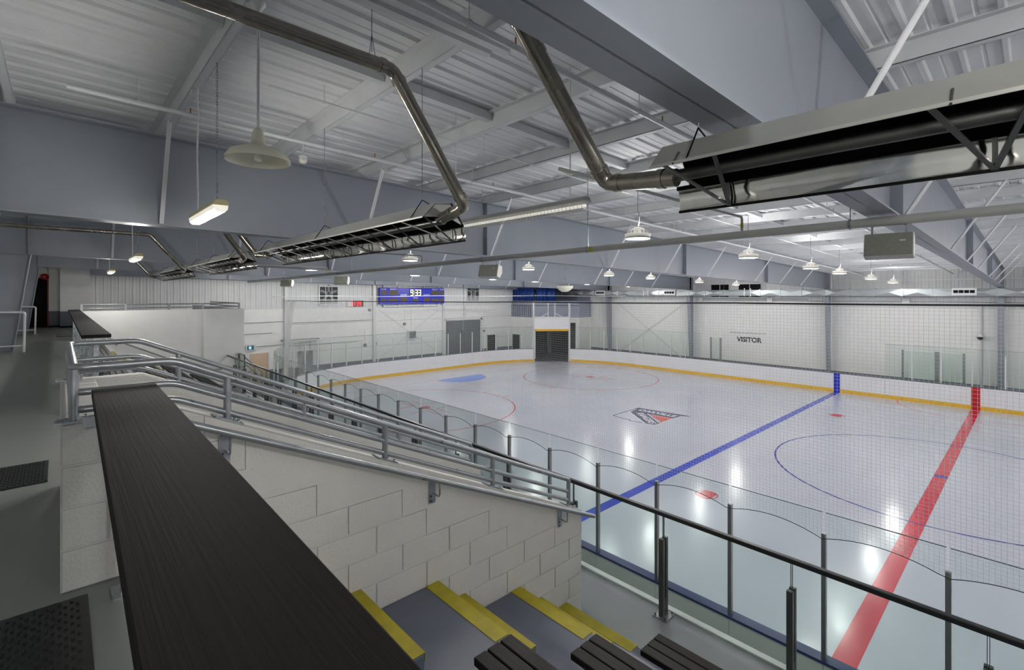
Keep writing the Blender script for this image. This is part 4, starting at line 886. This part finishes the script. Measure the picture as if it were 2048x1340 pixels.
# ------------------------------------------------------------------ things on the far wall
vs_n = thing('visitor_sign', 'black VISITOR lettering on the far white wall', 'sign')
lettering('VISITOR', 0.46, 'sign_dark', vs_n, (-11.71, YFAR-0.004, 2.52), (math.pi/2, 0, 0), 0.004, 'lettering', bold=0.017)
hk = thing('coat_rail', 'white coat hook rail above the visitor lettering', 'hook rail')
MB().box(-13.0, -10.6, YFAR-0.05, YFAR, 2.96, 3.08).build('board', 'clad_white', hk); 
for k in range(9): MB().tube([(-12.9+0.28*k, YFAR-0.05, 3.02), (-12.9+0.28*k, YFAR-0.12, 3.0), (-12.9+0.28*k, YFAR-0.13, 3.06)], 0.01, 5).build('hook', 'galv', hk)
for n, x0, x1 in ((4, -14.4, -13.1), (5, -12.4, -10.9)):
    t = thing(f'window_{n}', ['dark gallery window behind the duct, nearer the end', 'dark gallery window behind the duct, nearer the visitor lettering'][n-4], 'window', kind='structure')
    MB().box(x0, x1, YFAR-0.04, YFAR-0.02, 5.55, 6.45).build('pane', 'black', t)
    for a, b, c, d in ((x0-0.06,x0,5.5,6.5),(x1,x1+0.06,5.5,6.5),(x0,x1,6.45,6.5),(x0,x1,5.5,5.55),((x0+x1)/2-0.02,(x0+x1)/2+0.02,5.55,6.45)): MB().box(a, b, YFAR-0.07, YFAR-0.02, c, d).build('window_frame', 'clad_white', t)
du = thing('air_duct', 'square galvanized air duct running along the far wall', 'air duct')
x = -28.0; k = 0; DZ0, DZ1, DY0, DY1 = 5.64, 6.04, 13.95, 14.38
while x < 9:
    L = 1.25; xm = x+L/2; zc = (DZ0+DZ1)/2; e = 0.035 if k % 3 else -0.02
    v = [(x,DY0,DZ0),(x+L,DY0,DZ0),(x+L,DY0,DZ1),(x,DY0,DZ1),(xm+random.uniform(-.1,.1),DY0-e,zc),(x,DY1,DZ0),(x+L,DY1,DZ0),(x+L,DY1,DZ1),(x,DY1,DZ1),(xm,(DY0+DY1)/2,DZ0-0.02)]
    MB().add(v, [(0,1,4),(1,2,4),(2,3,4),(3,0,4),(3,2,7,8),(5,8,7,6),(0,9,1),(1,9,6),(6,9,5),(5,9,0)]).build('duct_section', 'duct', du)
    MB().box(x-0.02, x+0.02, DY0-0.03, DY1+0.02, DZ0-0.03, DZ1+0.03).build('duct_flange', 'duct', du)
    if k % 4 == 0: MB().tube([(x, 14.2, DZ1), (x, 14.2, ZT(14.2)+0.1)], 0.01, 5).build('hanger_rod', 'galv', du)
    x += L; k += 1
for x in (-0.95, -17.5, -24.0):
    g_ = MB().box(x, x+0.95, DY0-0.09, DY0-0.02, 5.68, 6.06).build('register', 'white_paint', du)
    for k in range(4): MB().box(x+0.06+0.21*k, x+0.24+0.21*k, DY0-0.1, DY0-0.085, 5.8, 5.95).build('vane', 'black', g_)
for x0 in (-19.3, -11.5):
    for dx in (0, 0.4): MB().box(x0+dx, x0+dx+0.05, 13.9, 13.95, 5.6, 6.15).build('drop_strap', 'white_paint', du)
fc = thing('far_conduits', 'thin grey conduits and boxes along the far wall under the duct', 'conduit')
for z, a, b in ((5.42,-15.5,-8.0),(5.3,-15.5,8.0),(5.12,-9,8.0)): MB().tube([(a, YFAR-0.025, z), (b, YFAR-0.025, z)], 0.018, 6).build('conduit', 'louvre_grey', fc)
for x in (-15.4, -10.5, -3.2): MB().box(x, x+0.35, YFAR-0.1, YFAR, 5.18, 5.5).build('box', 'clad_white', fc)
scm = thing('security_camera', 'white dome security camera on a wall conduit', 'camera')
MB().tube([(0.08, YFAR-0.06, 0), (0.08, YFAR-0.06, 5.1)], 0.05, 10).build('conduit', 'clad_white', scm)
MB().lathe([(0,-0.16),(0.09,-0.13),(0.13,-0.05),(0.13,0.0)], (0.05, YFAR-0.22, 3.5), 18).build('dome', 'dark_grey', scm); MB().lathe([(0.14,0.0),(0.15,0.05),(0.08,0.15),(0,0.16)], (0.05, YFAR-0.22, 3.5), 18).build('cap', 'white_paint', scm); MB().bar((0.05, YFAR-0.22, 3.62), (0.05, YFAR-0.005, 3.7), 0.06, 0.06).build('arm', 'white_paint', scm)
pb = thing('box_glass', 'loose glass shield panels standing behind the far players box', 'glass panel')
for x0, x1 in ((-13.9, -13.2), (-3.0, -1.6), (-1.5, -0.5)):
    MB().box(x0, x1, 14.1, 14.12, 0.0, 2.6).build('glass_pane', 'glass_barrier', pb)
    for x in (x0, x1): MB().box(x-0.05, x+0.05, 14.06, 14.16, 0, 2.65).build('post', 'alu', pb)

# ------------------------------------------------------------------ far end of the walkway
ws = thing('wall_platform', 'white parapet of the raised platform at the end of the bleachers', 'wall', kind='structure')
MB().box(-18.7, -18.5, -19.86, -16.45, 0, 5.19).build('parapet', 'wall_white', ws); MB().box(-18.7, -18.38, -16.45, -15.14, 0, 5.19).build('parapet', 'wall_white', ws)
MB().box(-27.0, -18.7, -15.34, -15.14, 0, 5.19).build('parapet', 'wall_white', ws); MB().box(-31.0, -18.7, -19.86, -15.34, WALK-0.2, WALK).build('platform_floor', 'walkway', ws)
MB().box(-27.2, -27.0, -19.86, -15.14, 0, WALK).build('platform_side', 'wall_white', ws)
pr_ = thing('platform_railing', 'low grey two-pipe railing on top of the white parapet', 'railing')
for dz in (0.08, 0.2): MB().tube(rounded([(-18.6, -19.8, 5.19+dz), (-18.6, -15.24, 5.19+dz), (-23.5, -15.24, 5.19+dz)], 0.05), 0.022, 8).build('rail', 'galv_rail', pr_)
for y in (-19.75, -18.65, -17.45, -16.45, -15.26): MB().box(-18.63, -18.57, y-0.03, y+0.03, 5.19, 5.41).build('post', 'galv_rail', pr_)
ph = thing('platform_handrail', 'thin handrail sloping down the white platform wall', 'handrail')
MB().tube(rounded([(-18.4, -19.7, 4.62), (-18.4, -16.55, 3.02), (-18.3, -15.9, 2.98)], 0.1), 0.022, 8).build('rail', 'galv_rail', ph)
for y, z in ((-18.9, 4.2), (-17.6, 3.55), (-16.6, 3.05)): MB().box(-18.5, -18.4, y-0.03, y+0.03, z-0.14, z-0.02).build('bracket', 'galv_rail', ph)
eg = thing('end_gate', 'small glass gate panel beside the platform corner', 'gate')
MB().box(-18.34, -17.6, -15.33, -15.32, 2.47, 3.5).build('glass_pane', 'glass_barrier', eg)
for x in (-18.34, -17.6): MB().box(x-0.02, x+0.02, -15.345, -15.305, LOW, 3.52).build('post', 'alu_dark', eg)
MB().box(-18.34, -17.6, -15.345, -15.305, 3.49, 3.53).build('cap_rail', 'alu', eg); MB().box(-18.5, -17.5, -15.6, -15.2, 2.2, LOW).build('landing', 'tier_paint', eg)
sr = thing('lower_stair_rail', 'white stair railing going down behind the end gate', 'railing')
MB().tube([(-24.0, -14.3, 3.33), (-24.0, -12.95, 1.9)], 0.035, 10).tube([(-24.0, -14.3, 3.0), (-24.0, -12.95, 1.6)], 0.03, 8).build('rail', 'galv_rail', sr)
for y, z in ((-14.3, 3.33), (-12.95, 1.9)): MB().tube([(-24.0, y, -0.03), (-24.0, y, z)], 0.035, 8).build('post', 'galv_rail', sr)
rm = thing('wall_walkway_room', 'white block room with grey base band at the walkway end', 'wall', kind='structure')
MB().box(-31.0, -27.0, -20.25, -19.26, WALK, 8.2).build('block_wall', 'wall_white', rm); MB().box(-31.0, -27.8, -20.62, -20.25, WALK, 8.2).build('block_wall', 'wall_white', rm)
MB().box(-27.0, -26.99, -20.25, -19.26, WALK+0.08, 4.98).build('grey_base', 'band_grey', rm); MB().box(-27.8, -27.79, -20.62, -20.25, WALK+0.08, 4.98).build('grey_base', 'band_grey', rm)
MB().box(-27.0, -26.98, -20.25, -19.26, WALK, WALK+0.08).build('skirting', 'black', rm); MB().box(-27.8, -27.78, -20.62, -20.25, WALK, WALK+0.08).build('skirting', 'black', rm)
MB().box(-31.0, -28.2, -22.4, -20.62, WALK, 8.2).build('block_wall', 'wall_white', rm)
for k in range(13):
    MB().box(-27.0, -26.996, -20.24, -19.27, 5.18+0.2*k, 5.187+0.2*k).build('joint', 'clad_white', rm)
d4 = thing('door_4', 'black open doorway at the end of the walkway', 'door', kind='structure')
MB().box(-28.2, -28.16, -21.6, -20.66, WALK, 6.45).build('opening', 'black', d4); MB().box(-28.2, -28.1, -20.67, -20.62, WALK, 6.5).build('door_frame', 'bell_red', d4)
bl = thing('alarm_bell', 'red round alarm bell above the dark doorway', 'bell')
MB().lathe([(0,0.14),(0.08,0.12),(0.14,0.05),(0.15,0.0),(0,0)], (-27.75, -20.75, 6.5), 20, 'x').build('gong', 'bell_red', bl); MB().lathe([(0,0.17),(0.03,0.16),(0.03,0.12)], (-27.75,-20.75,6.5), 10, 'x').build('cap', 'white_paint', bl); MB().box(-28.16, -27.75, -20.8, -20.7, 6.45, 6.55).build('mount', 'white_paint', bl)
for i, x in enumerate((-15.45, -22.95)):
    t = thing('column_guard', ['white tubular barrier beside the third frame column', 'white tubular barrier beside the fourth frame column'][i], 'barrier')
    for dx in (0, 0.14): MB().tube(rounded([(x+dx, -20.92, WALK), (x+dx, -20.9, 5.27), (x+dx, -22.1, 5.29)], 0.06), 0.024, 8).build('hoop', 'white_paint', t)
    MB().tube([(x, -20.92, 4.42), (x, -22.1, 4.42)], 0.02, 8).build('lower_rail', 'white_paint', t)
    for k in range(6): MB().tube([(x, -20.91, 4.5+0.13*k), (x+0.14, -20.91, 4.5+0.13*k)], 0.012, 6).build('rung', 'white_paint', t)
    MB().box(x-0.06, x+0.2, -20.99, -20.85, WALK, WALK+0.012).build('base_plate', 'galv', t)

# ------------------------------------------------------------------ rubber mats
def rubber_mat(label, x0, x1, y0, y1, bumps=True):
    t = thing('rubber_mat', label, 'mat'); z = WALK+0.012
    MB().box(x0, x1, y0, y1, WALK+0.0005, z).build('base', 'rubber', t, bevel=0.003)
    if bumps:
        b = MB(); i = 0; x = x0+0.04
        while x < x1-0.03:
            y = y0+0.04+(0.02 if i % 2 else 0)
            while y < y1-0.03:
                r = 0.011; b.add([(x-r,y-r*0.6,z),(x+r,y-r*0.6,z),(x+r,y+r*0.6,z),(x-r,y+r*0.6,z),(x-r*.5,y-r*.3,z+0.006),(x+r*.5,y-r*.3,z+0.006),(x+r*.5,y+r*.3,z+0.006),(x-r*.5,y+r*.3,z+0.006)], [(0,1,5,4),(1,2,6,5),(2,3,7,6),(3,0,4,7),(4,5,6,7)])
                y += 0.042
            x += 0.034; i += 1
        b.build('studs', 'rubber', t, kind='stuff')
    return t
rubber_mat('black studded rubber mat on the walkway in the foreground', -1.1, 0.4, -21.3, -20.152)
rubber_mat('black studded rubber mat beside the end of the passage wall', -3.85, -3.2, -21.4, -20.32)
rubber_mat('thin black mat near the far end of the walkway', -22.2, -20.8, -20.35, -19.95, False)
